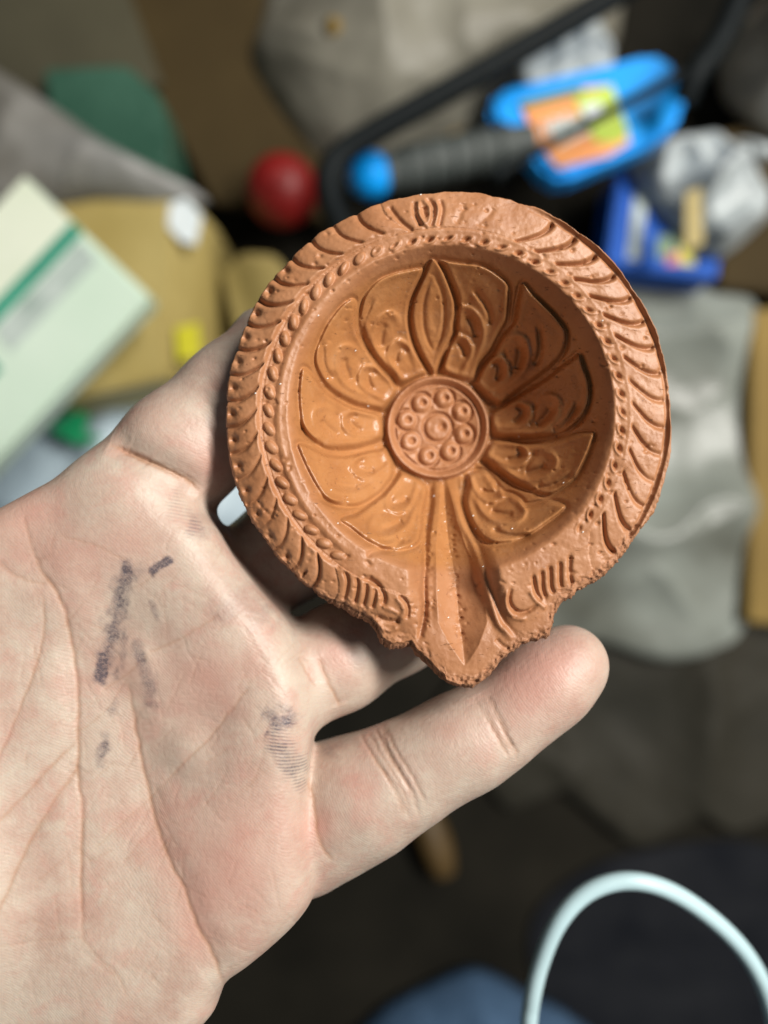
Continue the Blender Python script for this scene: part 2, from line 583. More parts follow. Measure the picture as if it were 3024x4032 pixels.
    for pts in ([(690, 590), (705, 700), (735, 800), (790, 870)], [(785, 540), (790, 660), (800, 760), (830, 850)],
                [(875, 490), (880, 620), (885, 720), (920, 800)], [(985, 440), (985, 560), (985, 660), (1000, 740)],
                [(1095, 370), (1090, 500), (1095, 620), (1120, 700)]):
        stroke(R, zm(J_, K6, pts), 8, -0.62)
    # loop motif at the top of the rim
    for pts, ww, am in (([(440, 240), (445, 400), (520, 560)], 9, -0.50), ([(495, 240), (485, 340), (515, 450), (600, 575)], 8, 0.32),
                        ([(560, 310), (565, 390), (600, 450)], 9, -0.50), ([(545, 225), (630, 320), (645, 430), (615, 550)], 8, 0.32),
                        ([(600, 200), (685, 300), (680, 450), (640, 570)], 9, -0.45), ([(700, 230), (745, 340), (730, 470), (700, 580)], 9, 0.28),
                        ([(770, 220), (800, 340), (780, 460), (755, 570)], 9, -0.45), ([(100, 300), (250, 490), (420, 630)], 10, -0.55),
                        ([(1080, 260), (1060, 360), (980, 540)], 12, -0.22), ([(1480, 330), (1400, 430), (1250, 560)], 12, -0.20)):
        stroke(R, zm(H_, K5, pts), ww, am)
    return R, lab


def build_lamp():
    NT_, NR = 1400, 372
    th = np.linspace(-np.pi, np.pi, NT_, endpoint=False)
    tx, rx = outline_polar()
    Rf = np.interp(th, tx, rx)
    jit = np.array([mnoise.fractal(Vector((math.cos(a) * 14, math.sin(a) * 14, 3.1)), 1.0, 2.0, 4) for a in th])
    jit2 = np.array([mnoise.fractal(Vector((math.cos(a) * 60, math.sin(a) * 60, 9.1)), 1.0, 2.0, 3) for a in th])
    deg = np.degrees(np.arctan2(np.cos(th), -np.sin(th)))        # clockwise from the top
    low = sstep((np.abs(deg) - 95) / 45)                          # rough parting line around the lower half
    Rf = Rf + (3 + 4 * low) * jit + (1.5 + 3.0 * low) * jit2
    flash = 7 + 24 * np.where(deg < 0, sstep((np.abs(deg) - 140) / 14), 0.35 * sstep((np.abs(deg) - 100) / 30))
    Rt = Rf - flash
    s = np.linspace(0, 1, NR)
    s = s ** 0.92
    rr = s[:, None] * Rt[None, :]
    pu = CU + rr * np.cos(th)[None, :]
    pv = CV + rr * np.sin(th)[None, :]
    x = (pu - 1512) * S0
    y = -(pv - 2016) * S0
    # ---- base form (mm)
    r = rr
    dega = np.degrees(np.arctan2(pu - CU, -(pv - CV)))
    ro = ROPEN + 14 * np.cos(np.radians(dega)) - 26 * np.maximum(0, -np.sin(np.radians(dega)))
    bowl = -25.0 * (1 - (r / ro) ** 2.35) - 0.6
    band = np.clip((r - 735) / 152, 0, 1.0)
    leftness = sstep(0.5 - (pu - CU) / 900)
    rim = -0.22 + 0.35 * leftness - (0.9 + 1.8 * leftness) * band ** (1.2 + 0.5 * leftness)
    rim = np.where(r < 735, -0.05 - 0.22 * np.where(r > 700, (r - 700) / 40, (np.maximum(r, 640) - 700) / 70) ** 2, rim)
    z0 = smin(bowl, rim, 1.1)
    f = PW
    U = 1512 + x / (H - z0 * MM) * f
    V = 2016 - y / (H - z0 * MM) * f
    XL = interp(V, [1880, 2050, 2150, 2300, 2420, 2500, 2560, 2720], [1690, 1688, 1675, 1672, 1672, 1655, 1630, 1600])
    XR = interp(V, [1880, 2000, 2100, 2200, 2300, 2400, 2500, 2560, 2720], [1800, 1830, 1872, 1902, 1930, 1955, 1995, 2035, 2090])
    t = np.clip((V - 1900) / 640, 0, 1)
    zs = -22.5 + 20.9 * (1 - (1 - t) ** 1.55)
    wsp = sstep((U - XL + 75) / 120) * sstep((XR + 60 - U) / 110) * sstep((V - 1880) / 170)
    z0 = z0 * (1 - wsp) + zs * wsp
    U = 1512 + x / (H - z0 * MM) * f
    V = 2016 - y / (H - z0 * MM) * f
    # ---- relief (mm)
    R, lab = lamp_detail()
    D = R.sample(U, V)
    D = D * sstep((np.hypot(U - MU, V - MV) - 205) / 14)
    # wick channel: a V that opens towards the lip and closes to a point
    Xv = interp(V, [1900, 1990, 2060, 2150, 2210, 2300, 2380, 2450, 2550, 2624], [1748, 1756, 1762, 1772, 1785, 1800, 1808, 1813, 1826, 1831])
    wl = interp(V, [1900, 2050, 2200, 2330, 2450, 2540, 2624], [14, 34, 66, 84, 88, 52, 1])
    wr = interp(V, [1900, 2050, 2200, 2330, 2450, 2540, 2624], [14, 36, 74, 100, 104, 60, 1])
    Av = interp(V, [1880, 1960, 2150, 2400, 2540, 2624], [0, 0.9, 2.0, 2.4, 1.6, 0.0])
    du = U - Xv
    tri = np.where(du < 0, 1 + du / wl, 1 - du / wr)
    D = D - Av * np.clip(tri, 0, 1) ** 0.85 * (V > 1880) * (V < 2624)
    # medallion
    mr = np.hypot(U - MU, V - MV)
    md = 1.25 * sstep((206 - mr) / 11) + 0.42 * np.exp(-((mr - 190) / 9) ** 2) - 0.62 * np.exp(-((mr - 168) / 7) ** 2) \
        - 0.12 * sstep((160 - mr) / 10)
    md += -0.55 * np.exp(-((mr - 56) / 7) ** 2) + 0.14 * sstep((50 - mr) / 14)
    md += -0.75 * np.exp(-(np.hypot(U - MU - 18, V - MV + 4) / 14) ** 2) + 0.18 * np.exp(-(np.hypot(U - MU + 14, V - MV - 6) / 12) ** 2)
    fl_id = np.zeros(U.shape, np.int16)
    for i, (fu, fv) in enumerate(FLORETS):
        q = np.hypot(U - fu, V - fv)
        out = np.hypot(fu - MU, fv - MV)
        outward = ((U - fu) * (fu - MU) + (V - fv) * (fv - MV)) / (out * np.maximum(q, 1))
        md += -0.55 * np.exp(-((q - 41) / 6) ** 2) * (0.30 + 0.70 * sstep(outward * 0.6 + 0.6)) + 0.40 * sstep((41 - q) / 22)
        md += -0.75 * np.exp(-(np.hypot(U - fu - 8, V - fv + 2) / 11) ** 2) + 0.16 * np.exp(-(np.hypot(U - fu + 14, V - fv) / 12) ** 2)
        fl_id = np.where(q < 43, i + 1, fl_id)
    D += md * (mr < 225)
    D0 = D.copy()
    def vnoise(cell, seed):
        g = np.random.default_rng(seed).uniform(-1, 1, (400, 400))
        a = pu / cell + 50
        b = pv / cell + 50
        i, j = np.floor(a).astype(int) % 399, np.floor(b).astype(int) % 399
        fa, fb = a - np.floor(a), b - np.floor(b)
        fa, fb = fa * fa * (3 - 2 * fa), fb * fb * (3 - 2 * fb)
        return (g[j, i] * (1 - fa) + g[j, i + 1] * fa) * (1 - fb) + (g[j + 1, i] * (1 - fa) + g[j + 1, i + 1] * fa) * fb
    # rim: rope of beads in a trough, then the slanted leaves
    ang = np.degrees(np.arctan2(U - CU, -(V - CV)))
    rad = np.hypot(U - CU, V - CV)
    STEP = 5.95
    on = (ang > -146) & (ang < 134)
    bi = np.round((ang - 0.3) / STEP)
    da = np.radians(ang - 0.3 - bi * STEP) * 706
    left = sstep((-ang - 8) / 30)
    dr = rad - (690 + 15 * left)
    ca, sa = math.cos(math.radians(28)), math.sin(math.radians(28))
    wob = 0.85 + 0.3 * np.abs(np.sin(bi * 7.31))
    left = sstep((-ang - 8) / 30)
    e1 = (da * ca + dr * sa) / (25 + 6 * left)
    e2 = (-da * sa + dr * ca) / ((14 + 3 * left) * wob)
    q = np.sqrt(e1 ** 2 + e2 ** 2)
    dome = np.sqrt(np.clip(1 - q ** 2, 0, 1))
    trough = np.exp(-((dr) / 26) ** 4)
    left = sstep((-ang - 8) / 30)
    edge_on = np.clip(np.minimum((ang + 146), (134 - ang)) / 6, 0, 1)
    D += edge_on * (left * (-0.50 * trough + 0.85 * dome)
                    + (1 - left) * (-0.06 * trough - 0.72 * wob * np.exp(-(e1 / 0.55) ** 2 - ((e2 - 0.15) / 0.50) ** 2)
                                    + 0.26 * np.exp(-((q - 1.0) / 0.34) ** 2) * sstep(0.5 - e2 * 0.9)))
    D += edge_on * (-0.55 * left * np.exp(-((rad - 739) / 8) ** 2) + 0.10 * np.exp(-((rad - (722 + 30 * left)) / 9) ** 2)
                    + 0.12 * np.exp(-((rad - 662) / 9) ** 2))
    bead_id = np.where(on & (q < 1.0), bi + 100, 0).astype(np.int16)
    leaf_id = np.zeros(U.shape, np.int16)
    tt = np.clip((rad - 730) / 120, 0, 1)
    for sgn, a0, stp, n in ((-1, 24.4, 6.92, 18), (1, 36.1, 7.2, 14)):
        aa = ang * sgn
        sweep = 7.0 * (1 - tt) ** 1.25 - 1.2 * np.sin(tt * np.pi)
        ph = (aa + sweep - a0) / stp
        k = np.round(ph)
        dd = np.radians((ph - k) * stp) * rad * 0.82
        ok = (k >= -1 if sgn > 0 else k >= 0) & (k < n) & (aa > 0)
        amp = sstep((rad - (744 if sgn < 0 else 722)) / 14) * sstep(((878 if sgn < 0 else 864) - rad) / 12)
        vary = 0.8 + 0.35 * np.sin(k * 12.9898 + sgn)
        D += np.where(ok, amp * vary * ((-0.72 if sgn < 0 else -0.90) * np.exp(-(dd / 7.0) ** 2) + 0.16 * np.exp(-((dd - 17) / 11) ** 2)), 0)
        saw = ph - np.floor(ph)
        D += np.where((ph > -1) & (ph < n) & (aa > 0), amp * (0.34 if sgn < 0 else 0.18) * (np.sin(saw * np.pi) ** 0.8 - 0.5), 0)
        kk = np.floor(ph)
        leaf_id = np.where((kk >= -1) & (kk < n) & (aa > 0) & (rad > (746 if sgn < 0 else 724)) & (rad < 876), (kk + 2 + (60 if sgn > 0 else 0)), leaf_id).astype(np.int16)
        if sgn < 0:      # small pits pressed near the edge of the left-hand leaves
            dpa = np.radians((saw - 0.5) * stp) * rad
            pit = np.exp(-((dpa / 14) ** 2 + ((rad - 848) / 15) ** 2))
            D += np.where((ph > 3) & (ph < 16.5) & (aa > 0), -0.75 * pit, 0)
        else:            # thin raised edge on the right
            D += sstep((aa - 18) / 20) * sstep((128 - aa) / 8) * (aa > 0) * (0.50 * sstep((rad - 870) / 8) - 0.32 * np.exp(-((rad - 864) / 6) ** 2))
    wear = np.clip(0.92 + 0.30 * vnoise(130, 12) + 0.14 * vnoise(45, 13), 0.5, 1.2)
    D = (D0 + (D - D0) * wear) * 1.32
    # ---- roughness of hand-pressed clay, grain, crumbled edge
    flat = np.stack([pu.ravel(), pv.ravel()], 1)
    gn = RNG.normal(size=(260, 260))
    pr = np.random.default_rng(21)
    for _ in range(420):                       # pores and little dents
        a_ = pr.uniform(-np.pi, np.pi)
        q_ = pr.uniform(0.25, 1.0) ** 0.5 * 860
        if _ < 110:                            # denser along the wick groove
            cu_, cv_ = pr.choice([1674, 1800]) + pr.normal(0, 14), pr.uniform(2000, 2560)
            cu_ += (cv_ - 2300) * (0.12 if cu_ > 1740 else 0.0)
        else:
            cu_, cv_ = CU + q_ * math.cos(a_), CV + q_ * math.sin(a_)
        rr_ = pr.uniform(3.5, 8)
        t0 = int(((math.atan2(cv_ - CV, cu_ - CU) + np.pi) / (2 * np.pi)) * NT_)
        w0 = int(20 + 9000 / (math.hypot(cu_ - CU, cv_ - CV) + 20))
        cols = np.arange(t0 - w0, t0 + w0) % NT_
        D[:, cols] -= pr.uniform(0.15, 0.45) * np.exp(-(((U[:, cols] - cu_) / (rr_ * 1.3)) ** 2 + ((V[:, cols] - cv_) / rr_) ** 2))
    D += 0.12 * vnoise(75, 6) + 0.10 * vnoise(60, 1) + 0.05 * vnoise(24, 2) + 0.03 * vnoise(11, 3)
    edge = (Rt[None, :] - rr)
    brk = sstep((58 - edge) / 45) * low[None, :] * (np.abs(vnoise(30, 7)) * 0.9 + 0.25)
    brk = np.clip(brk * np.where(dega > 0, 1.0, 0.45), 0, 1)
    D += brk * (0.55 * vnoise(9, 4) + 0.5 * vnoise(19, 5) - 0.35)
    D -= 0.6 * sstep((8 - edge) / 8) ** 2
    z = z0 + D
    co = np.stack([x, y, z * MM], -1)

    # ---- broken edge strip and underside
    NRU = 46
    ring = []
    jr = np.array([mnoise.fractal(Vector((math.cos(a) * 40, math.sin(a) * 40, 1.3)), 1.0, 2.0, 3) for a in th])
    zt = z[-1]
    for i, fr in enumerate((0.25, 0.5, 0.75, 1.0)):
        q_ = vn = np.array([mnoise.fractal(Vector((math.cos(a) * 90, math.sin(a) * 90, 5.0 + i)), 1.0, 2.0, 3) for a in th])
        rad_e = Rt + (Rf - Rt) * math.sin(fr * math.pi / 2) + 5 * q_ * (0.3 + low)
        ze = zt - 2.6 * fr ** 1.4 + 0.5 * np.roll(q_, 40) * low
        ring.append((rad_e, ze))
    zu_edge = zt - 4.6
    for i in range(NRU):
        fr = i / (NRU - 1)
        rad_e = (Rf - 6) * (1 - fr) + 0.0 * fr
        base = -25.0 * (1 - np.clip(rad_e / 690, 0, 3) ** 2.35) - 6.0
        ze = np.maximum(smin(base, np.full_like(base, 0.0) + np.minimum(zt, 0) - 5.0 - 2.0 * fr, 2.5), -31.0)
        lowz = zs_u = None
        # keep below the top surface everywhere
        idx = np.clip(np.searchsorted(s, np.clip(rad_e / Rt, 0, 1)), 0, NR - 1)
        ztop = z0[idx, np.arange(NT_)]
        ze = np.minimum(ze, ztop - 3.6)
        ring.append((rad_e, ze))
    cu = []
    for rad_e, ze in ring:
        a = (CU + rad_e * np.cos(th) - 1512) * S0
        b = -(CV + rad_e * np.sin(th) - 2016) * S0
        cu.append(np.stack([a, b, ze * MM], -1))
    cu = np.array(cu)
    allco = np.concatenate([co.reshape(-1, 3), cu.reshape(-1, 3)])
    NRA = NR + len(cu)
    # faces
    ri = np.arange(NRA - 1)[:, None]
    ti = np.arange(NT_)[None, :]
    tn = (ti + 1) % NT_
    F = np.stack([ri * NT_ + ti, (ri + 1) * NT_ + ti, (ri + 1) * NT_ + tn, ri * NT_ + tn], -1).reshape(-1, 4)
    F = F[:, ::-1]                       # image angles run clockwise in the plan
    # vertex normals over the whole form so the split parts shade as one
    p = allco
    e1_ = p[F[:, 2]] - p[F[:, 0]]
    e2_ = p[F[:, 3]] - p[F[:, 1]]
    fn = np.cross(e1_, e2_)
    vn = np.zeros_like(p)
    for c in range(4):
        np.add.at(vn, F[:, c], fn)
    vn /= np.linalg.norm(vn, axis=1, keepdims=True) + 1e-20
    if vn[NT_ * 200:NT_ * 260, 2].mean() < 0:
        F = F[:, ::-1]
        vn = -vn
    # ---- region of every face
    reg = np.zeros((NRA, NT_), np.int32)              # 0 bowl
    j = np.clip(((V - R.v0) / R.st).astype(int), 0, R.nv - 1)
    i_ = np.clip(((U - R.u0) / R.st).astype(int), 0, R.nu - 1)
    pl = lab[j, i_]
    top = np.where(rad > ROPEN, 1, 0)                 # 1 rim
    insp = (U > XL - 25) & (U < XR + 20) & (V > 1895)
    lobes = (V > 2330) & (np.abs(dega) > 148)
    top = np.where(insp | (lobes & (rad > ROPEN + 40) & (V > 2395)), 2, top)  # 2 spout
    top = np.where((pl > 0) & ~insp, 10 + pl, top)    # 11.. petals, 21 leaf
    top = np.where(bead_id > 0, 1000 + bead_id, top)
    top = np.where((leaf_id > 0) & (top == 1), 2000 + leaf_id, top)
    top = np.where(mr < 206, 3, top)                  # 3 medallion
    top = np.where((mr < 206) & (fl_id > 0), 30 + fl_id, top)
    top = np.where(mr < 54, 4, top)
    reg[:NR] = top
    reg[NR - 1:NR + 5] = 5                            # broken edge
    reg[NR + 5:] = 6                                  # underside
    freg = reg[:-1].reshape(-1)
    brk_all = np.concatenate([brk.ravel(), np.ones(4 * NT_) * 0.5, np.zeros(NRU * NT_)])
    brk_all[NR * NT_:(NR + 4) * NT_] = np.tile(0.15 + 0.85 * low, 4)
    glow_gloss = np.concatenate([(sstep((ROPEN - 10 - rad) / 60) * (mr > 206)).ravel(), np.zeros((NRA - NR) * NT_)])

    root = empty("oil_lamp", P(CU, CV, -0.031))
    tag(root, "round terracotta oil lamp with moulded petals and pointed spout held in the hand", "oil lamp")
    root_loc = np.array(root.location)

    def part(name, ids, parent, label=None):
        m = np.isin(freg, ids)
        if not m.any():
            return None
        ff = F[m]
        used, inv = np.unique(ff, return_inverse=True)
        o = mesh_obj(name, p[used] - root_loc, inv.reshape(-1, 4), CLAY, parent)
        me = o.data
        a = me.attributes.new("broken", 'FLOAT', 'POINT')
        a.data.foreach_set("value", brk_all[used].astype(np.float32))
        a = me.attributes.new("glow_gloss", 'FLOAT', 'POINT')
        a.data.foreach_set("value", glow_gloss[used].astype(np.float32))
        try:
            me.normals_split_custom_set_from_vertices(vn[used].tolist())
        except Exception as ex:
            print("normals", ex)
        if label:
            o["label"] = label
        return o

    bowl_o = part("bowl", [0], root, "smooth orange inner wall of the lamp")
    rim_o = part("rim", [1], root)
    part("spout", [2], root, "pouring lip with a wick groove")
    med = part("medallion", [3], root, "raised round medallion at the bottom of the bowl")
    part("boss", [4], med)
    for k in range(8):
        part("floret", [31 + k], med)
    part("broken_edge", [5], root, "rough crumbled parting edge of the clay")
    part("underside", [6], root)
    for k in range(10):
        part("petal", [11 + k], root)
    part("leaf", [21], root, "pointed leaf at the top of the petals")
    bm = bmesh.new()
    for (du_, dv_) in ((1254, 1243), (1105, 1512), (1290, 1495), (1304, 1930), (1620, 2150), (1708, 1953), (1725, 2325), (1752, 2055), (1766, 2437), (2012, 2080), (1872, 2080), (2295, 2093),
                       (2373, 1264), (1400, 1387), (1006, 1550), (2215, 1902), (2040, 1720), (1860, 2030), (1655, 768), (1330, 2060), (1900, 2230), (1450, 1600)):
        ix = np.argmin((U - du_) ** 2 + (V - dv_) ** 2)
        q_ = co.reshape(-1, 3)[ix] - root_loc
        m4 = __import__("mathutils").Matrix.Translation(Vector(q_) + Vector((0, 0, 0.00006))) @ __import__("mathutils").Matrix.Rotation(0.5, 4, 'Z') @ __import__("mathutils").Matrix.Diagonal((1.5, 0.7, 0.7, 1))
        bmesh.ops.create_icosphere(bm, subdivisions=1, radius=0.00017, matrix=m4)
    fl_o = bm_obj("white_flecks", bm, simple("fleck", (0.8, 0.8, 0.78), (0.9, 0.9, 0.88), 50, 0.2, 0), root, True)  # tiny glossy white specks set on the clay
    fl_o["kind"] = "stuff"
    for k in np.unique(freg[(freg > 1000) & (freg < 2000)]):
        part("bead", [k], rim_o)
    for k in np.unique(freg[freg > 2000]):
        part("border_leaf", [k], rim_o)
    return root


build_lamp()

# ------------------------------------------------------------------ the hand
def build_hand():
    h = 0.62 * MM
    x0, x1 = P(-1000, 0, -0.01).x, P(2460, 0, -0.02).x
    y0, y1 = P(0, 4620, -0.02).y, P(0, 1180, -0.02).y
    zz0, zz1 = -0.062, 0.010
    X = np.arange(x0, x1, h, dtype=np.float32)
    Y = np.arange(y0, y1, h, dtype=np.float32)
    Z = np.arange(zz0, zz1, h, dtype=np.float32)
    shape = (len(X), len(Y), len(Z))
    BIG = np.float32(0.05)

    def pt(u, v, z, rpx):
        q = P(u, v, z * MM)
        return np.array([q.x, q.y, q.z, rpx * (H - z * MM) / PW], np.float32)

    def window(a, b, pad):
        lo = np.minimum(a[:3], b[:3]) - max(a[3], b[3]) - pad
        hi = np.maximum(a[:3], b[:3]) + max(a[3], b[3]) + pad
        sl = []
        for ax, l_, h_ in ((X, lo[0], hi[0]), (Y, lo[1], hi[1]), (Z, lo[2], hi[2])):
            i0, i1 = np.searchsorted(ax, l_), np.searchsorted(ax, h_)
            sl.append(slice(max(0, i0 - 1), min(len(ax), i1 + 1)))
        return tuple(sl)

    def chain(nodes, k=3.0, flat=1.0):
        d = np.full(shape, BIG, np.float32)
        n = [pt(*q) for q in nodes]
        for a, b in zip(n[:-1], n[1:]):
            w_ = window(a, b, 0.012)
            gx, gy, gz = np.meshgrid(X[w_[0]], Y[w_[1]], Z[w_[2]], indexing='ij', sparse=True)
            ba = b[:3] - a[:3]
            L = float(ba @ ba)
            px, py, pz = gx - a[0], gy - a[1], gz - a[2]
            t = np.clip((px * ba[0] + py * ba[1] + pz * ba[2]) / L, 0, 1)
            q = np.sqrt((px - ba[0] * t) ** 2 + (py - ba[1] * t) ** 2 + ((pz - ba[2] * t) * flat) ** 2) - (a[3] + (b[3] - a[3]) * t)
            d[w_] = smin(d[w_], q.astype(np.float32), k * MM)
        return d

    # palm: an outline with rounded edges and a domed front
    PO = [(-40, 2010), (180, 1890), (330, 1830), (560, 1880), (740, 1985), (835, 2075), (905, 2190), (990, 2300), (1110, 2440), (1180, 2560),
          (1225, 2700), (1232, 2850), (1215, 2990), (1212, 3100), (1232, 3280), (1245, 3420), (1235, 3540), (1180, 3630), (1085, 3722), (984, 3805),
          (895, 3875), (862, 3935), (842, 3990), (780, 4060), (640, 4200), (380, 4400), (-50, 4600), (-1100, 4800),
          (-1100, 3100), (-620, 2500), (-300, 2150)]
    pp = crom(PO, 4, True)
    zref = -0.008
    pm = np.array([[P(a, b, zref).x, P(a, b, zref).y] for a, b in pp], np.float32)
    GX, GY = np.meshgrid(X, Y, indexing='ij')
    d2, _ = poly_dist(GX, GY, pm, True)
    d2 = np.where(inside(GX, GY, pm), -d2, d2)
    U2 = 1512 + GX / (H - zref) * PW
    V2 = 2016 - GY / (H - zref) * PW

    def g(u, v, su, sv=None, rot=0):
        sv = sv or su
        c, s_ = math.cos(math.radians(rot)), math.sin(math.radians(rot))
        a = (U2 - u) * c + (V2 - v) * s_
        b = -(U2 - u) * s_ + (V2 - v) * c
        return np.exp(-(a / su) ** 2 - (b / sv) ** 2)
    top = -5.0 + 2.6 * g(560, 2150, 300, 230, 30) + 2.2 * g(880, 2480, 230) + 2.4 * g(1060, 2800, 230, 260) + 3.4 * g(1010, 3330, 260, 420) \
        + 3.2 * g(560, 3900, 420, 560, -30) + 6.5 * g(-330, 3000, 420, 900) + 1.2 * g(200, 2600, 220, 500) - 1.6 * g(480, 2950, 190, 620, -8) \
        - 1.0 * g(760, 2930, 130, 260, 35)
    bot = -27.0 + 2.0 * g(900, 2900, 600)
    zc = (top + bot) * 0.5 * MM
    T = (top - bot) * 0.5 * MM
    Rr = 7.0 * MM
    wz = np.abs(Z[None, None, :] - zc[:, :, None]) - (T[:, :, None] - Rr)
    wd = (d2 + Rr)[:, :, None] + 0 * wz
    palm = np.minimum(np.maximum(wd, wz), 0) + np.sqrt(np.maximum(wd, 0) ** 2 + np.maximum(wz, 0) ** 2) - Rr
    palm = palm.astype(np.float32)
    del wz, wd

    index = chain([(330, 2330, -15, 225), (520, 1960, -15.5, 222), (714, 1778, -18, 230), (948, 1580, -22, 230), (1130, 1370, -30, 195), (1400, 1330, -42, 175), (1560, 1420, -47, 158)], 4)
    middle = chain([(620, 2560, -15, 200), (880, 2340, -23.5, 212), (1150, 2150, -32, 205), (1400, 1980, -39.5, 190), (1700, 1750, -41.5, 178), (1930, 1560, -41.5, 165)], 4)
    ring = chain([(820, 2900, -14, 195), (1110, 2700, -17.5, 200), (1330, 2590, -23, 198), (1560, 2450, -30, 190), (1830, 2250, -38, 175), (2060, 2010, -41.5, 160)], 4)
    pinky = chain([(900, 3370, -21.6, 235), (1180, 3240, -22.1, 262), (1330, 3175, -20.4, 246), (1450, 3125, -18.2, 228), (1600, 3045, -17.2, 203), (1760, 2955, -16.9, 190), (1860, 2905, -17.0, 186), (1965, 2840, -17.2, 172), (2080, 2745, -17.4, 172), (2170, 2675, -17.6, 170), (2238, 2617, -17.8, 156)], 3)
    thumb = chain([(-350, 3500, -8, 380), (-520, 2700, -6, 300), (-620, 2150, -2, 230), (-640, 1700, 0, 190), (-560, 1380, 0, 165)], 8)
    d = palm
    for fgr, k in ((index, 4.0), (middle, 2.2), (ring, 1.8), (pinky, 0.9), (thumb, 12.0)):
        q = smin(palm, fgr, k * MM)
        d = np.minimum(d, q)
    del palm, index, middle, ring, pinky, thumb
    for ax in range(3):                       # close the form at the wrist
        for e in (0, -1):
            s_ = [slice(None)] * 3
            s_[ax] = e
            d[tuple(s_)] = np.maximum(d[tuple(s_)], 0.3 * h)
    # surface nets
    sgn = d < 0
    c = np.zeros(tuple(n - 1 for n in shape), np.uint8)
    for a in (0, 1):
        for b in (0, 1):
            for e in (0, 1):
                c += sgn[a:shape[0] - 1 + a, b:shape[1] - 1 + b, e:shape[2] - 1 + e]
    act = (c > 0) & (c < 8)
    ids = np.full(act.shape, -1, np.int32)
    cells = np.argwhere(act)
    ids[act] = np.arange(len(cells))
    acc = np.zeros((len(cells), 3))
    cnt = np.zeros(len(cells))
    corners = [(a, b, e) for a in (0, 1) for b in (0, 1) for e in (0, 1)]
    for a in corners:
        for ax in range(3):
            if a[ax]:
                continue
            b = list(a)
            b[ax] = 1
            va = d[cells[:, 0] + a[0], cells[:, 1] + a[1], cells[:, 2] + a[2]]
            vb = d[cells[:, 0] + b[0], cells[:, 1] + b[1], cells[:, 2] + b[2]]
            m = (va < 0) != (vb < 0)
            t = np.where(m, va / np.where(m, va - vb, 1), 0)
            q = np.tile(np.array(a, float), (len(cells), 1))
            q[:, ax] += t
            acc[m] += q[m]
            cnt[m] += 1
    pos = cells + acc / cnt[:, None]
    co = np.stack([X[0] + pos[:, 0] * h, Y[0] + pos[:, 1] * h, Z[0] + pos[:, 2] * h], 1)
    faces = []
    for ax in range(3):
        o1, o2 = (ax + 1) % 3, (ax + 2) % 3
        s0 = [slice(None)] * 3
        s1 = [slice(None)] * 3
        s0[ax], s1[ax] = slice(0, -1), slice(1, None)
        a_, b_ = sgn[tuple(s0)], sgn[tuple(s1)]
        E = np.argwhere(a_ != b_)
        ok = (E[:, o1] > 0) & (E[:, o2] > 0) & (E[:, o1] < shape[o1] - 1) & (E[:, o2] < shape[o2] - 1)
        E = E[ok]
        inner = a_[E[:, 0], E[:, 1], E[:, 2]]

        def cid(i, j):
            q = E.copy()
            q[:, o1] -= i
            q[:, o2] -= j
            return ids[q[:, 0], q[:, 1], q[:, 2]]
        f = np.stack([cid(1, 1), cid(0, 1), cid(0, 0), cid(1, 0)], 1)
        f[~inner] = f[~inner][:, ::-1]
        faces.append(f)
    F = np.concatenate(faces)
    F = F[(F >= 0).all(1)]
    del d
    # soften the voxel steps
    E = np.concatenate([F[:, [0, 1]], F[:, [1, 2]], F[:, [2, 3]], F[:, [3, 0]]])
    deg = np.bincount(E.ravel(), minlength=len(co)).astype(float)
    for it in range(8):
        nb = np.zeros_like(co)
        for c_ in range(3):
            nb[:, c_] = np.bincount(E[:, 0], co[E[:, 1], c_], len(co)) + np.bincount(E[:, 1], co[E[:, 0], c_], len(co))
        co = co + 0.5 * (nb / deg[:, None] - co)
    tmp = mesh_obj("hand_tmp", co, F, None)
    md = tmp.modifiers.new("sub", 'SUBSURF')
    md.levels = md.render_levels = 1
    dg = bpy.context.evaluated_depsgraph_get()
    me = bpy.data.meshes.new_from_object(tmp.evaluated_get(dg))
    bpy.data.objects.remove(tmp)
    n = len(me.vertices)
    co = np.zeros(n * 3, np.float32)
    me.vertices.foreach_get("co", co)
    co = co.reshape(-1, 3).astype(float)
    nr = np.zeros(n * 3, np.float32)
    me.vertices.foreach_get("normal", nr)
    nr = nr.reshape(-1, 3)
    if nr[co[:, 2] > -0.004][:, 2].mean() < 0:
        me.flip_normals()
        nr = -nr
    u = 1512 + co[:, 0] / (H - co[:, 2]) * PW
    v = 2016 - co[:, 1] / (H - co[:, 2]) * PW
    front = np.clip(nr[:, 2] * 2.5 + 0.25, 0, 1)

    # ---- creases, blotches and ink as fields over the palm
    Z6, KZ = (0, 2300), 1500 / 1659
    Z5, KY = (0, 1200), 1300 / 1659
    Z7, KX = (1100, 2300), 1400 / 1659
    hgt = Raster(-150, 2480, 1250, 4150, 3.0)
    crs = Raster(-150, 2480, 1250, 4150, 3.0)
    ink = Raster(-150, 2480, 1250, 4150, 3.0)
    pnk = Raster(-150, 2480, 1250, 4150, 3.0)

    cr_rng = np.random.default_rng(3)

    def crease(pts, wpx=7, dep=0.35, soft=45, sdep=0.5, col=0.8):
        if sdep:
            stroke(hgt, pts, soft, -sdep * 0.8)
        pts = crom(pts, 4)
        pts = pts + cr_rng.normal(0, 2.0, pts.shape)
        stroke(hgt, pts, wpx * 1.2, -dep * 0.5, 2)
        stroke(crs, pts, wpx * 0.95, col * 0.75, 2)
        stroke(crs, pts, wpx * 3.0, col * 0.16, 2)
    crease(zm(Z6, KZ, [(985, 1760), (955, 1690), (905, 1585), (850, 1490), (795, 1330), (720, 1180), (672, 1040), (640, 900), (605, 720), (575, 570), (555, 430)]), 8, 0.42, 60, 0.8, 0.85)
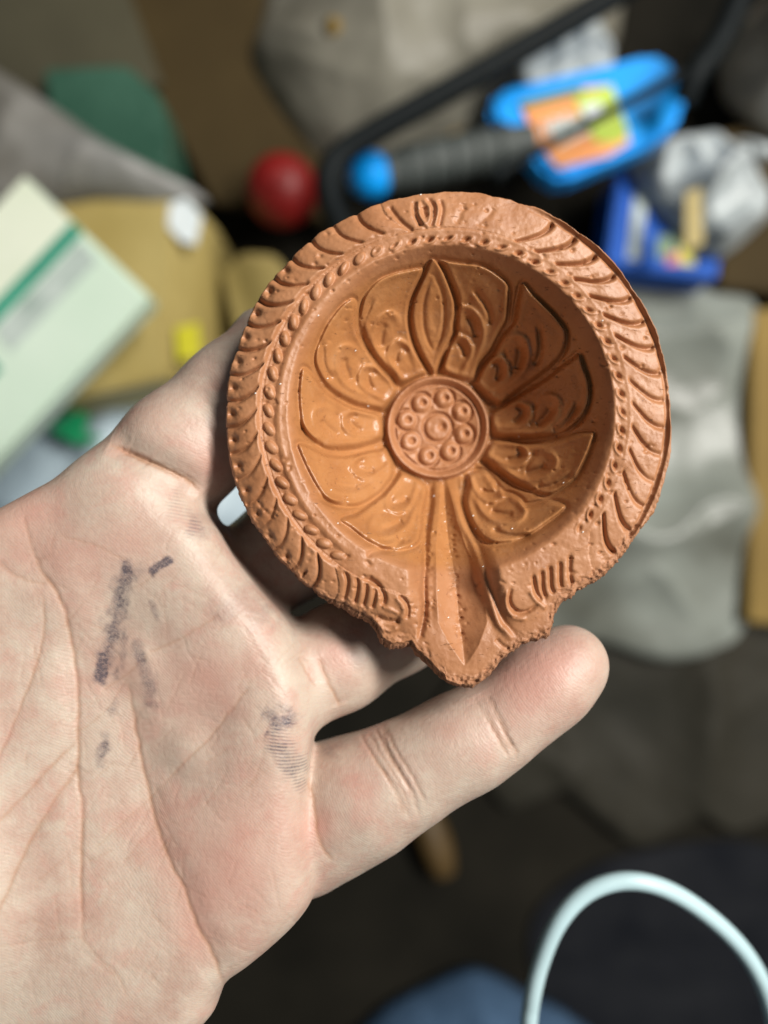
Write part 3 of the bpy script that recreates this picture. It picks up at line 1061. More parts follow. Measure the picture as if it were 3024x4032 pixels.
    crease(zm(Z6, KZ, [(362, 1560), (352, 1400), (350, 1200), (357, 1000), (342, 850), (338, 600), (330, 400), (300, 210), (255, 60)]) + [(165, 2260), (130, 2190)], 8, 0.45, 55, 0.6, 0.85)
    crease(zm(Z6, KZ, [(-80, 1530), (10, 1390), (100, 1180), (200, 1000), (290, 870), (340, 790)]), 7, 0.30, 40, 0.4, 0.75)
    crease(zm(Z6, KZ, [(-80, 1090), (0, 1030), (100, 930), (200, 820), (330, 690)]), 7, 0.28, 40, 0.35, 0.7)
    crease(zm(Z6, KZ, [(-60, 900), (0, 740), (60, 600), (120, 450), (170, 300), (192, 150), (175, 40)]), 6, 0.25, 40, 0.3, 0.7)
    crease(zm(Z6, KZ, [(400, 1160), (480, 1090), (600, 980), (700, 880)]), 5, 0.12, 30, 0.15, 0.30)
    crease(zm(Z6, KZ, [(690, 890), (850, 735), (950, 620), (1020, 530), (1090, 440)]), 6, 0.2, 35, 0.25, 0.5)
    crease(zm(Z6, KZ, [(640, 300), (760, 250), (870, 190), (950, 130)]), 6, 0.2, 35, 0.3, 0.45)
    crease(zm(Z6, KZ, [(440, 470), (540, 400), (640, 310)]), 5, 0.15, 30, 0.2, 0.4)
    crease(zm(Z6, KZ, [(360, 1540), (420, 1620), (510, 1700), (560, 1800)]), 5, 0.15, 0, 0, 0.4)
    crease(zm(Z6, KZ, [(-20, 1580), (120, 1560), (250, 1545), (350, 1545)]), 4, 0.12, 0, 0, 0.3)
    crease(zm(Z6, KZ, [(330, 650), (450, 560), (560, 400)]), 4, 0.12, 0, 0, 0.35)
    crease(zm(Z5, KY, [(545, 690), (610, 720), (680, 750), (770, 800), (870, 850), (960, 900), (1010, 950)]), 9, 0.6, 60, 1.3, 0.9)
    crease(zm(Z5, KY, [(620, 700), (660, 745), (740, 800)]), 6, 0.3, 30, 0.3, 0.5)
    crease(zm(Z5, KY, [(300, 1160), (390, 1180), (480, 1210), (560, 1250), (650, 1290)]), 4, 0.15, 0, 0, 0.4)
    crease(zm(Z5, KY, [(-20, 1290), (60, 1350), (150, 1390), (230, 1400)]), 5, 0.2, 30, 0.2, 0.5)
    crease(zm(Z5, KY, [(115, 1060), (130, 1110), (150, 1200), (200, 1310)]), 6, 0.2, 40, 0.2, 0.4)
    # finger joints: bands of fine folds
    def joint(pts, n_, spread, dep):
        pts = np.array(pts)
        stroke(hgt, pts, 60, -0.35)
        for i in range(n_):
            off = cr_rng.normal(0, spread, 2) * np.array([1.0, 0.35])
            lo, hi = sorted(cr_rng.uniform(0, 1, 2))
            hi = max(hi, lo + 0.45)
            q_ = crom(pts, 6)
            q_ = q_[int(lo * 0.6 * len(q_)):max(int(hi * len(q_)), 6) + 1] + off
            if len(q_) < 3:
                continue
            q_ = q_ + cr_rng.normal(0, 1.5, q_.shape)
            stroke(hgt, q_, 6, -dep * cr_rng.uniform(0.4, 1.0), 2)
            stroke(crs, q_, 6, cr_rng.uniform(0.12, 0.4), 2)
    joint(zm(Z7, KX, [(435, 610), (455, 700), (510, 810), (580, 920), (625, 1010), (660, 1090)]), 12, 36, 0.16)
    joint(zm(Z7, KX, [(925, 510), (960, 580), (1010, 670), (1050, 740), (1085, 800)]), 11, 30, 0.15)
    crease(zm(Z7, KX, [(180, 340), (220, 430), (260, 520), (280, 570)]), 5, 0.10, 0, 0, 0.45)
    joint(zm(Z5, KY, [(560, 690), (680, 745), (790, 805), (900, 865), (990, 925)]), 8, 16, 0.22)
    crease(zm(Z7, KX, [(140, 900), (155, 1000), (170, 1120), (195, 1220), (240, 1290)]), 7, 0.30, 40, 0.5, 0.9)
    crease(zm(Z7, KX, [(180, 340), (220, 430), (260, 520), (280, 570)]), 6, 0.3, 40, 0.4, 0.5)
    crease(zm(Z7, KX, [(90, 340), (130, 400), (170, 480)]), 6, 0.3, 40, 0.4, 0.5)
    # faint pale scratches on the pads
    rs = np.random.default_rng(5)
    for _ in range(190):
        a, b = rs.uniform(60, 1180), rs.uniform(2150, 3900)
        an = rs.choice([-0.6, 0.5, 1.2, -1.1]) + rs.normal(0, 0.2)
        L = rs.uniform(60, 200)
        pts = [(a, b), (a + math.cos(an) * L / 2 + rs.normal(0, 6), b + math.sin(an) * L / 2), (a + math.cos(an) * L, b + math.sin(an) * L)]
        stroke(hgt, pts, 6, -0.05, 3)
        stroke(crs, pts, 4.5, rs.choice([0.10, 0.15, 0.2, -0.12]), 3)
    for (a, b, r_, am) in ((250, 2230, 170, 0.30), (90, 2010, 130, 0.35), (800, 2700, 190, 0.42), (950, 3300, 230, 0.34), (900, 3520, 180, 0.24), (640, 3250, 150, 0.25), (1400, 3080, 120, 0.28), (1250, 3260, 70, 0.5),
                           (1770, 2880, 90, 0.28), (2060, 2680, 190, 0.50), (2230, 2600, 130, 0.30), (1320, 2600, 90, 0.35), (760, 3550, 120, 0.22), (450, 2650, 120, 0.22), (520, 2150, 120, 0.25),
                           (760, 3700, 90, 0.25), (840, 1830, 110, 0.40), (620, 1660, 90, 0.18)):
        bx = pnk.box([(a, b)], r_ * 2.2)
        if bx:
            sl, UU, VV = bx
            pnk.a[sl] += 1.3 * am * np.exp(-((UU - a) ** 2 + (VV - b) ** 2) / r_ ** 2)

    prn = Raster(-150, 2480, 1250, 4150, 3.0)
    nz1, nz2 = Raster(-150, 2480, 1250, 4150, 34.0), Raster(-150, 2480, 1250, 4150, 13.0)
    for q_ in (nz1, nz2):
        q_.a = np.random.default_rng(8).uniform(-1, 1, q_.a.shape).astype(np.float32)

    def smear(pts, wpx, am, R_=None, soft=0.85):
        R_ = R_ or ink
        wpx, soft = wpx * 1.3, min(1.0, soft * 1.2)
        p_ = crom(pts, 5)
        sl, UU, VV = R_.box(p_, wpx * 2)
        d_, T_ = poly_dist(UU, VV, p_)
        d_ = d_ + wpx * (0.42 * nz1.sample(UU, VV) + 0.22 * nz2.sample(UU, VV))
        fade = 0.55 + 0.45 * np.sin(T_ * 9.0 + pts[0][0]) * np.sin(T_ * 4.1 + 1)
        R_.a[sl] = np.maximum(R_.a[sl], am * fade.clip(0.6, 1) * sstep((wpx - d_) / (wpx * soft)))
    smear([(600, 2244), (628, 2228), (654, 2214)], 22, 1.9, None, 0.5)
    smear([(505, 2250), (482, 2330), (455, 2430), (430, 2540), (406, 2660)], 42, 1.35)
    smear([(515, 2235), (500, 2290), (475, 2380)], 26, 1.0)
    smear([(520, 2245), (560, 2250)], 34, 0.5)
    smear([(540, 2550), (560, 2620), (585, 2700), (598, 2770)], 32, 0.75)
    smear([(490, 2480), (484, 2560), (480, 2620)], 20, 0.6)
    smear([(420, 2900), (405, 2960), (390, 3005)], 26, 0.95)
    smear([(440, 2800), (450, 2755)], 22, 0.5)
    smear([(1060, 2805), (1095, 2840), (1135, 2825)], 44, 1.0)
    smear([(1110, 2835), (1140, 2830)], 20, 1.1)
    smear([(1045, 2895), (1052, 2882)], 10, 0.9)
    smear([(1100, 2925), (1122, 2965), (1145, 3010), (1155, 3045)], 62, 0.95, prn, 0.6)
    smear([(1115, 2950), (1150, 3030)], 50, 0.35)
    smear([(1295, 2955), (1335, 2930), (1370, 2900)], 40, 0.45)
    smear([(700, 1985), (725, 2030), (755, 2060)], 55, 0.45, prn)
    smear([(770, 2040), (800, 2085)], 55, 0.35)
    smear([(900, 2390), (960, 2350), (1030, 2400)], 90, 0.25)
    smear([(595, 2370), (618, 2440)], 12, 0.6)
    dh = hgt.sample(u, v) * front * MM
    co2 = co + nr * dh[:, None]
    me.vertices.foreach_set("co", co2.astype(np.float32).ravel())
    for nm, R_ in (("crease", crs), ("ink", ink), ("pink", pnk), ("print", prn)):
        a = me.attributes.new(nm, 'FLOAT', 'POINT')
        val = np.clip(R_.sample(u, v), -0.3, 1) * front
        inb = (u > -140) & (u < 2470) & (v > 1260) & (v < 4140)
        a.data.foreach_set("value", np.where(inb, val, 0).astype(np.float32))
    me.polygons.foreach_set("use_smooth", [True] * len(me.polygons))
    me.update()
    me.name = "hand"
    me.materials.append(SKIN)
    o = bpy.data.objects.new("hand", me)
    COL.objects.link(o)
    tag(o, "bare open left hand with ink smudges on the palm, fingers holding the clay lamp", "hand")
    return o


build_hand()

# ------------------------------------------------------------------ the clutter behind, out of focus
def slab(name, px, ztop, thick, mat, parent=None, bevel=0.0015, sm=False, org=None):
    """A flat piece with the given outline: a closed prism from ztop down by thick."""
    bm = bmesh.new()
    q = [P(a, b, ztop) for a, b in px]
    o0 = Vector(org) if org is not None else Vector((0, 0, 0))
    vs = [bm.verts.new(c - o0) for c in q]
    f = bm.faces.new(vs)
    bmesh.ops.recalc_face_normals(bm, faces=[f])
    f.normal_update()
    if f.normal.z < 0:
        f.normal_flip()
    r = bmesh.ops.extrude_face_region(bm, geom=[f])
    nv = [e for e in r["geom"] if isinstance(e, bmesh.types.BMVert)]
    bmesh.ops.translate(bm, verts=nv, vec=(0, 0, -thick))
    bmesh.ops.recalc_face_normals(bm, faces=bm.faces[:])
    if bevel:
        bmesh.ops.bevel(bm, geom=bm.edges[:], offset=bevel, segments=2, affect='EDGES', clamp_overlap=True)
    return bm_obj(name, bm, mat, parent, sm)


def pillow(name, px, zb, hgt, mat, crumple=0.3, freq=14.0, nr=40, nt=120, seed=0.0, power=0.55, parent=None, org=None):
    """A soft body (bag, cloth, wrinkled film) over a star-shaped outline, closed underneath."""
    q = crom(px, 8, True)
    c = q.mean(0)
    th = np.arctan2(q[:, 1] - c[1], q[:, 0] - c[0])
    rr = np.hypot(q[:, 0] - c[0], q[:, 1] - c[1])
    o = np.argsort(th)
    th, rr = th[o], rr[o]
    T = np.linspace(-np.pi, np.pi, nt, endpoint=False)
    R = np.interp(T, np.concatenate([th - 2 * np.pi, th, th + 2 * np.pi]), np.tile(rr, 3))
    co, o0 = [], (Vector(org) if org is not None else Vector((0, 0, 0)))
    for i in range(1, nr + 1):
        s_ = i / nr
        for t_, r_ in zip(T, R):
            a, b = c[0] + s_ * r_ * math.cos(t_), c[1] + s_ * r_ * math.sin(t_)
            k = max(0.0, 1 - s_ ** 2.2) ** power
            p0 = P(a, b, zb)
            n1 = mnoise.ridged_multi_fractal(Vector((p0.x * freq, p0.y * freq, seed)), 1.0, 2.0, 2.3, 0.9, 1.6)
            z = zb + hgt * k * (1 + crumple * (n1 - 1.1)) + hgt * 0.15 * crumple * n1 * min(1, (1 - s_) * 6)
            p1 = P(a, b, zb) ; p1.z = z
            co.append(p1 - o0)
    p0 = P(c[0], c[1], zb)
    n1 = mnoise.ridged_multi_fractal(Vector((p0.x * freq, p0.y * freq, seed)), 1.0, 2.0, 2.3, 0.9, 1.6)
    p0.z = zb + hgt * (1 + crumple * (n1 - 1.1)) + hgt * 0.15 * crumple * n1
    top = len(co)
    co.append(p0 - o0)
    p2 = P(c[0], c[1], zb) ; p2.z = zb - 0.002
    co.append(p2 - o0)
    faces = []
    for i in range(nr - 1):
        for j in range(nt):
            k = (j + 1) % nt
            faces.append((i * nt + j, i * nt + k, (i + 1) * nt + k, (i + 1) * nt + j))
    for j in range(nt):
        k = (j + 1) % nt
        faces.append((top, k, j))
        faces.append((top + 1, (nr - 1) * nt + j, (nr - 1) * nt + k))
    return mesh_obj(name, [tuple(v) for v in co], faces, mat, parent)


def tube(name, pts, rad, mat, parent=None, closed=False, seg=14, n=10, org=None, smooth=True):
    """A rod swept along 3D points; rad is a number or one radius for each point."""
    p = np.array([tuple(q) for q in pts])
    rads = np.array(rad if hasattr(rad, "__len__") else [rad] * len(p), float)
    if smooth and len(p) > 2:
        q = crom(np.column_stack([p, rads]), n, closed)
        p, rads = q[:, :3], q[:, 3]
    o0 = np.array(org) if org is not None else np.zeros(3)
    m = len(p)
    tan = np.gradient(p, axis=0)
    tan /= np.linalg.norm(tan, axis=1, keepdims=True)
    up = np.array([0, 0, 1.0]) if abs(tan[0][2]) < 0.9 else np.array([1.0, 0, 0])
    co, faces = [], []
    for i in range(m):
        a = np.cross(tan[i], up)
        a /= np.linalg.norm(a) + 1e-12
        b = np.cross(a, tan[i])
        up = b
        for j in range(seg):
            an = 2 * math.pi * j / seg
            co.append(p[i] + rads[i] * (a * math.cos(an) + b * math.sin(an)) - o0)
    for i in range(m - 1):
        for j in range(seg):
            k = (j + 1) % seg
            faces.append((i * seg + j, i * seg + k, (i + 1) * seg + k, (i + 1) * seg + j))
    faces.append(tuple(range(seg))[::-1])
    faces.append(tuple((m - 1) * seg + j for j in range(seg)))
    return mesh_obj(name, co, faces, mat, parent)


def hull(name, pts, mat, bevel=0.002):
    """A folded carton or packet: the convex body over the given corners, standing on the floor."""
    bm = bmesh.new()
    for (a, b, z) in pts:
        p_ = P(a, b, z)
        bm.verts.new(p_)
        bm.verts.new((p_.x * 0.97, p_.y * 0.97, FL + 0.002))
    r_ = bmesh.ops.convex_hull(bm, input=bm.verts[:])
    junk = [e for e in r_["geom_interior"] + r_["geom_unused"] if isinstance(e, bmesh.types.BMVert)]
    bmesh.ops.delete(bm, geom=list(set(junk)), context='VERTS')
    bmesh.ops.dissolve_limit(bm, angle_limit=0.03, verts=bm.verts[:], edges=bm.edges[:])
    bmesh.ops.bevel(bm, geom=bm.edges[:], offset=bevel, segments=2, affect='EDGES', clamp_overlap=True)
    return bm_obj(name, bm, mat)


def lathe(name, prof, mat, parent=None, seg=40, loc=(0, 0, 0), rot=None):
    co, faces = [], []
    for (r_, z_) in prof:
        for j in range(seg):
            a = 2 * math.pi * j / seg
            co.append((r_ * math.cos(a), r_ * math.sin(a), z_))
    for i in range(len(prof) - 1):
        for j in range(seg):
            k = (j + 1) % seg
            faces.append((i * seg + j, i * seg + k, (i + 1) * seg + k, (i + 1) * seg + j))
    faces.append(tuple(range(seg))[::-1])
    faces.append(tuple((len(prof) - 1) * seg + j for j in range(seg)))
    o = mesh_obj(name, co, faces, mat, parent)
    o.location = loc
    if rot:
        o.rotation_euler = rot
    return o


def lettering(name, body, size, loc, rz, mat, parent=None, org=None):
    cu = bpy.data.curves.new(name, 'FONT')
    cu.body, cu.size, cu.extrude = body, size, 0.0002
    cu.align_x = cu.align_y = 'CENTER'
    t_ = bpy.data.objects.new(name, cu)
    COL.objects.link(t_)
    me = bpy.data.meshes.new_from_object(t_.evaluated_get(bpy.context.evaluated_depsgraph_get()))
    bpy.data.objects.remove(t_)
    o = bpy.data.objects.new(name, me)
    COL.objects.link(o)
    me.materials.clear()
    me.materials.append(mat)
    o.location = Vector(loc) - (Vector(org) if org is not None else Vector((0, 0, 0)))
    o.rotation_euler = (0, 0, rz)
    if parent:
        o.parent = parent
    return o


BLUE = simple("blue_plastic", (0.0, 0.30, 0.88), (0.005, 0.36, 0.95), 20, 0.5, 0.0, 0.2)
BLACK = simple("black_paint", (0.003, 0.005, 0.006), (0.006, 0.009, 0.010), 40, 0.6, 0.0003, 0.15)
GREY_RUBBER = simple("grey_rubber", (0.045, 0.055, 0.052), (0.075, 0.085, 0.08), 60, 0.6, 0.0008)
RED = simple("red_plastic", (0.19, 0.004, 0.003), (0.23, 0.006, 0.004), 20, 0.5, 0.0)
KRAFT = simple("kraft_paper", (0.33, 0.25, 0.075), (0.42, 0.33, 0.12), 18, 0.6, 0.001)
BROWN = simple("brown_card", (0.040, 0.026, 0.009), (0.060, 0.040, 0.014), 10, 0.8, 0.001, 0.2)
OLIVE = simple("olive_card", (0.050, 0.045, 0.028), (0.075, 0.068, 0.042), 10, 0.8, 0.001, 0.2)
OCHRE = simple("ochre_card", (0.16, 0.10, 0.022), (0.26, 0.17, 0.04), 9, 0.7, 0.001, 0.3)
MINT = simple("mint_card", (0.56, 0.70, 0.57), (0.64, 0.76, 0.64), 12, 0.45, 0.0)
CREAM = simple("cream_card", (0.68, 0.74, 0.58), (0.76, 0.80, 0.66), 14, 0.45, 0.0)
TEAL = simple("teal_print", (0.02, 0.24, 0.16), (0.035, 0.32, 0.21), 20, 0.45, 0.0)
GREYPRINT = simple("grey_print", (0.32, 0.40, 0.36), (0.55, 0.62, 0.58), 50, 0.5, 0.0)
WHITE = simple("white_label", (0.62, 0.70, 0.72), (0.75, 0.80, 0.82), 60, 0.4, 0.0008)
YELLOW = simple("yellow_print", (0.50, 0.46, 0.01), (0.60, 0.55, 0.03), 30, 0.5, 0.0)
ORANGE = simple("orange_print", (0.75, 0.25, 0.05), (0.80, 0.32, 0.08), 30, 0.5, 0.0)
LIME = simple("lime_print", (0.42, 0.58, 0.03), (0.50, 0.64, 0.06), 30, 0.5, 0.0)
DGREEN = simple("dark_green_print", (0.06, 0.14, 0.05), (0.09, 0.18, 0.07), 30, 0.5, 0.0)
REDPRINT = simple("red_print", (0.40, 0.05, 0.05), (0.48, 0.08, 0.07), 30, 0.5, 0.0)
CARTON_BLUE = simple("carton_blue", (0.0, 0.075, 0.42), (0.005, 0.10, 0.50), 14, 0.5, 0.0, 0.15)
GREEN = simple("green_plastic", (0.022, 0.070, 0.045), (0.050, 0.125, 0.085), 12, 0.35, 0.004)
PEG = simple("peg_wood", (0.055, 0.030, 0.006), (0.085, 0.048, 0.010), 30, 0.6, 0.0005)
DENIM = simple("denim", (0.045, 0.085, 0.150), (0.07, 0.125, 0.21), 60, 0.9, 0.002, 0.1)
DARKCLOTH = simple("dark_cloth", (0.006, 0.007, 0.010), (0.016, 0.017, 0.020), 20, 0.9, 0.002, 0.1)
CABLE = simple("cable_rubber", (0.42, 0.58, 0.62), (0.50, 0.66, 0.69), 14, 0.4, 0.0)
SACK = make_plastic("sack_film", (0.16, 0.148, 0.115), 0.88, 0.45, (0.31, 0.295, 0.24), 0.25)
FILM = make_plastic("pale_film", (0.12, 0.122, 0.098), 0.86, 0.36, (0.33, 0.36, 0.325))
BAGFILM = make_plastic("bag_film", (0.36, 0.40, 0.41), 0.93, 0.4, (0.58, 0.63, 0.64))
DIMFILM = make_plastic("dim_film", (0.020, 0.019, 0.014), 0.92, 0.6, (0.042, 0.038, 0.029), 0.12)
GREYFILM = make_plastic("grey_film", (0.13, 0.12, 0.10), 0.92, 0.45, (0.34, 0.34, 0.33))
CLEAR = make_plastic("clear_film", (0.50, 0.55, 0.56), 0.9, 0.36, (0.62, 0.68, 0.70))
BROWNFILM = make_plastic("brownish_film", (0.20, 0.17, 0.135), 0.88, 0.2, (0.36, 0.33, 0.28))
WHITEBAG = make_plastic("white_bag", (0.36, 0.46, 0.53), 0.95, 0.5, (0.50, 0.60, 0.66))
BAGGREEN = simple("bag_green", (0.005, 0.20, 0.075), (0.01, 0.26, 0.10), 20, 0.4, 0.0)

# cardboard at the back
tag(slab("cardboard_sheet", [(330, -260), (1330, -260), (1330, 880), (840, 800), (640, 420)], FL + 0.030, 0.006, BROWN),  # kraft card; the shade over it is put into the brown
    "brown cardboard sheet with shade put into its colour, lying between the green box and the grey sack", "cardboard")
tag(slab("cardboard_flap", [(-260, -260), (420, -260), (640, 330), (200, 420), (-260, 300)], FL + 0.050, 0.006, OLIVE),
    "dull olive cardboard flap in the top left corner", "cardboard")
tag(slab("ochre_strip", [(1440, 680), (1810, 395), (1900, 430), (1560, 720)], FL + 0.028, 0.004, OCHRE),
    "narrow ochre cardboard strip under the black saw frame", "cardboard")
# grey sack with a sticker
sk = pillow("plastic_sack", [(1085, -200), (1015, 100), (985, 300), (1035, 450), (1130, 590), (1290, 740), (1500, 760), (1900, 520), (2350, 300), (2450, 50), (2420, -200), (1700, -300)],
            FL + 0.004, 0.085, SACK, 0.25, 9.0, 44, 140, 2.0)
tag(sk, "large grey olive plastic sack behind the black saw frame", "sack")
o = pillow("sticker", [(1285, 90), (1345, 95), (1340, 160), (1290, 165)], FL + 0.074, 0.012, OCHRE, 0, 5, 8, 24, parent=sk)
o["label"] = "small orange mark on the sack"
tag(pillow("clear_wrap", [(2040, 190), (2170, 70), (2330, 50), (2410, 200), (2390, 340), (2250, 400), (2080, 350)], FL + 0.083, 0.02, CLEAR, 0.9, 26.0, 36, 100, 4.0),
    "shiny clear plastic wrap lying above the blue tool", "plastic wrap")
# black saw
zt = -0.305
hs = empty("hacksaw", P(2000, 300, zt - 0.01))
tag(hs, "black tubular hacksaw frame with a thin straight blade lying across the blue tool", "saw")
px = (H - zt) / PW
tube("frame", [P(1345, 900, zt - 0.012), P(1300, 790, zt - 0.004), P(1292, 690, zt), P(1345, 605, zt), P(1500, 505, zt), P(2000, 225, zt), P(2450, -40, zt), P(2740, -230, zt),
               P(2880, -260, zt), P(2950, -180, zt), P(2905, 0, zt), P(2820, 180, zt), P(2735, 300, zt), P(2690, 400, zt - 0.006)], 50 * px, BLACK, hs, org=hs.location)
tube("blade", [P(2735, 262, zt), P(2400, 440, zt), P(2080, 612, zt), P(1960, 690, zt)], 21 * px, BLACK, hs, org=hs.location, seg=8)
for a, b in ((2735, 262), (1960, 690)):
    lathe("pin", [(0.001, -0.006), (0.004, -0.006), (0.004, 0.006), (0.001, 0.006)], BLACK, hs, 12, P(a, b, zt) - hs.location)
# blue tool
zb = -0.335
tl = empty("hand_tool", P(2300, 450, zb - 0.03))
tag(tl, "bright blue plastic hand tool with grey grip, blue end knob and orange label", "tool")
slab("body", [(1925, 405), (1965, 350), (2060, 322), (2300, 268), (2560, 205), (2625, 212), (2668, 262), (2705, 335), (2698, 430), (2640, 525), (2480, 600), (2330, 660), (2230, 705),
              (2160, 690), (2090, 600), (2010, 520), (1935, 480)], zb, 0.026, BLUE, tl, 0.004, False, tl.location)
gp = (H - zb) / PW
tube("grip", [P(1490, 690, zb - 0.01), P(1560, 672, zb - 0.01), P(1700, 640, zb - 0.01), P(1850, 610, zb - 0.01), P(2000, 580, zb - 0.01), P(2100, 560, zb - 0.01)],
     [70 * gp, 80 * gp, 86 * gp, 82 * gp, 84 * gp, 80 * gp], GREY_RUBBER, tl, org=tl.location, seg=24)
for i in range(5):
    a = 1600 + i * 90
    b = 662 - (a - 1600) * 0.205
    tube("grip_ring", [P(a, b, zb - 0.01), P(a + 22, b - 4, zb - 0.01)], [88 * gp, 88 * gp], GREY_RUBBER, tl, org=tl.location, seg=24, smooth=False)
kp = P(1462, 692, zb - 0.008) - tl.location
lathe("end_knob", [(0.002, -0.013), (0.008, -0.012), (0.0125, -0.007), (0.0145, 0.0), (0.0135, 0.007), (0.009, 0.0125), (0.002, 0.0145)], BLUE, tl, 36, kp, (0.25, -0.5, 0))
lb = slab("label", [(2045, 405), (2290, 345), (2410, 335), (2480, 560), (2400, 610), (2200, 662), (2120, 560)], zb + 0.0012, 0.001, ORANGE, tl, 0, False, tl.location)
slab("green_band", [(2045, 400), (2290, 335), (2300, 368), (2060, 430)], zb + 0.0018, 0.001, DGREEN, lb, 0, False, tl.location)
slab("lime_patch", [(2265, 375), (2410, 335), (2475, 520), (2440, 560), (2350, 560), (2290, 470)], zb + 0.0018, 0.001, LIME, lb, 0, False, tl.location)
slab("grey_patch", [(2150, 490), (2300, 450), (2330, 520), (2200, 580)], zb + 0.0018, 0.001, GREYPRINT, lb, 0, False, tl.location)
lettering("number_print", "105", 90 * gp, P(2190, 500, zb + 0.0026), 0.25, WHITE, lb, tl.location)
slab("white_mark", [(2290, 420), (2360, 400), (2380, 450), (2310, 470)], zb + 0.0024, 0.001, WHITE, lb, 0, False, tl.location)
# red knob
rp = P(1112, 752, -0.40)
rb = empty("red_ball", (rp.x, rp.y, -0.43))
tag(rb, "dark red plastic ball beside the end of the saw", "ball")
R_ = 140 * (H + 0.40) / PW
lathe("shell", [(R_ * math.cos(a) + 1e-4, R_ * math.sin(a)) for a in np.radians(np.linspace(-89, 72, 26))], RED, rb, 48, (0, 0, 0.03))
lathe("cap", [(R_ * 0.33, R_ * 0.94), (R_ * 0.33, R_ * 0.985), (R_ * 0.26, R_ * 1.0), (1e-4, R_ * 1.005)], RED, rb, 40, (0, 0, 0.03))
# blue carton and crumpled bag
bc = slab("blue_carton", [(2440, 650), (2885, 705), (2825, 1100), (2385, 1045)], FL + 0.055, 0.05, CARTON_BLUE, None, 0.002)
tag(bc, "blue carton with grey lettering stripe under crumpled clear plastic", "carton")
zc_ = FL + 0.0558
slab("grey_stripe", [(2505, 720), (2550, 726), (2520, 1025), (2470, 1018)], zc_, 0.0006, GREYPRINT, bc, 0)
slab("picture_green", [(2590, 930), (2660, 925), (2660, 1010), (2585, 1020)], zc_, 0.0006, DGREEN, bc, 0)
slab("picture_red", [(2630, 1000), (2690, 990), (2690, 1040), (2625, 1045)], zc_ + 0.0004, 0.0006, REDPRINT, bc, 0)
slab("picture_yellow", [(2670, 930), (2740, 925), (2735, 1045), (2680, 1040)], zc_ + 0.0008, 0.0006, YELLOW, bc, 0)
cb = pillow("clear_bag", [(2465, 640), (2560, 575), (2750, 555), (2900, 640), (2990, 770), (3010, 850), (2950, 930), (2830, 1020), (2740, 990), (2640, 900), (2540, 780)],
            FL + 0.057, 0.045, BAGFILM, 0.55, 20.0, 44, 140, 9.0)
tag(cb, "crumpled clear plastic bag lying on the blue carton", "plastic bag")
o = slab("tape", [(2700, 760), (2760, 735), (2770, 960), (2700, 985)], FL + 0.1, 0.001, KRAFT, cb, 0)
o["label"] = "strip of yellowed tape"
# right-hand side
tag(pillow("knotted_bag", [(2830, 250), (2870, 130), (2980, 80), (3150, 110), (3200, 400), (3100, 560), (2960, 490), (2850, 400)], FL + 0.03, 0.08, BROWNFILM, 0.8, 22.0, 40, 120, 15.0),
    "shiny brownish plastic bag bunched at the right edge beside the saw", "plastic bag")
tag(pillow("plastic_scrap", [(2870, 570), (2960, 550), (3040, 600), (3010, 650), (2900, 640)], FL + 0.03, 0.02, CLEAR, 0.8, 30.0, 24, 80, 21.0),
    "small pale plastic scrap below the bunched brownish bag", "plastic scrap")
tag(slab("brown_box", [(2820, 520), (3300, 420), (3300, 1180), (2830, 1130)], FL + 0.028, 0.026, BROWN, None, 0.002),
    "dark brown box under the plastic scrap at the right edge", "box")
tag(slab("ochre_box", [(2962, 1220), (3300, 1190), (3300, 2480), (2945, 2450)], FL + 0.030, 0.028, OCHRE, None, 0.002),
    "ochre cardboard box at the right edge beside the pale plastic sheet", "box")
tag(pillow("plastic_sheet", [(2200, 1120), (2560, 1100), (2800, 1125), (2935, 1175), (2962, 1300), (2965, 1600), (2962, 1900), (2955, 2200), (2945, 2400), (2860, 2540), (2600, 2600), (2300, 2520), (2000, 2560), (1850, 2400), (1800, 1900), (1900, 1400)],
           FL + 0.006, 0.036, FILM, 0.75, 6.5, 80, 240, 31.0, 0.28), "pale wrinkled plastic sheet between the clay lamp and the ochre box", "plastic sheet")
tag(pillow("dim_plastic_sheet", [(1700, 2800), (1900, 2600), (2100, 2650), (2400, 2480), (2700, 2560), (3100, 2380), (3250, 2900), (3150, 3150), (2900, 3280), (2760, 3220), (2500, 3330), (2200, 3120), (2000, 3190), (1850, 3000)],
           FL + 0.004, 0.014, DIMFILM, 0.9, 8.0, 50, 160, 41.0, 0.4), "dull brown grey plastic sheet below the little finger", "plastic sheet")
# left-hand side
tag(slab("green_box", [(165, 265), (500, 250), (640, 390), (668, 560), (665, 800), (400, 820), (215, 600)], FL + 0.070, 0.06, GREEN, None, 0.003, False),
    "dark green plastic box in front of the olive flap", "box")
tag(pillow("grey_film", [(-250, 180), (0, 290), (220, 430), (450, 590), (700, 720), (830, 790), (700, 830), (300, 830), (-250, 950)], FL + 0.075, 0.03, GREYFILM, 0.5, 8.0, 40, 140, 51.0),
    "folded grey plastic film crossing in front of the green box", "plastic film")
zf = FL + 0.085
ke = hull("kraft_packet", [(205, 805, zf), (692, 722, zf), (655, 1490, zf), (175, 1590, zf), (862, 905, zf - 0.045), (808, 1450, zf - 0.045)], KRAFT)
tag(ke, "yellow brown paper packet with a small white label under the mint carton", "packet")
o = slab("white_label", [(668, 800), (735, 780), (795, 850), (770, 965), (715, 950), (660, 890)], FL + 0.0865, 0.001, WHITE, ke, 0)
o["label"] = "small white paper label on the packet"
slab("yellow_print", [(690, 1290), (780, 1270), (795, 1400), (700, 1420)], FL + 0.084, 0.001, YELLOW, ke, 0)
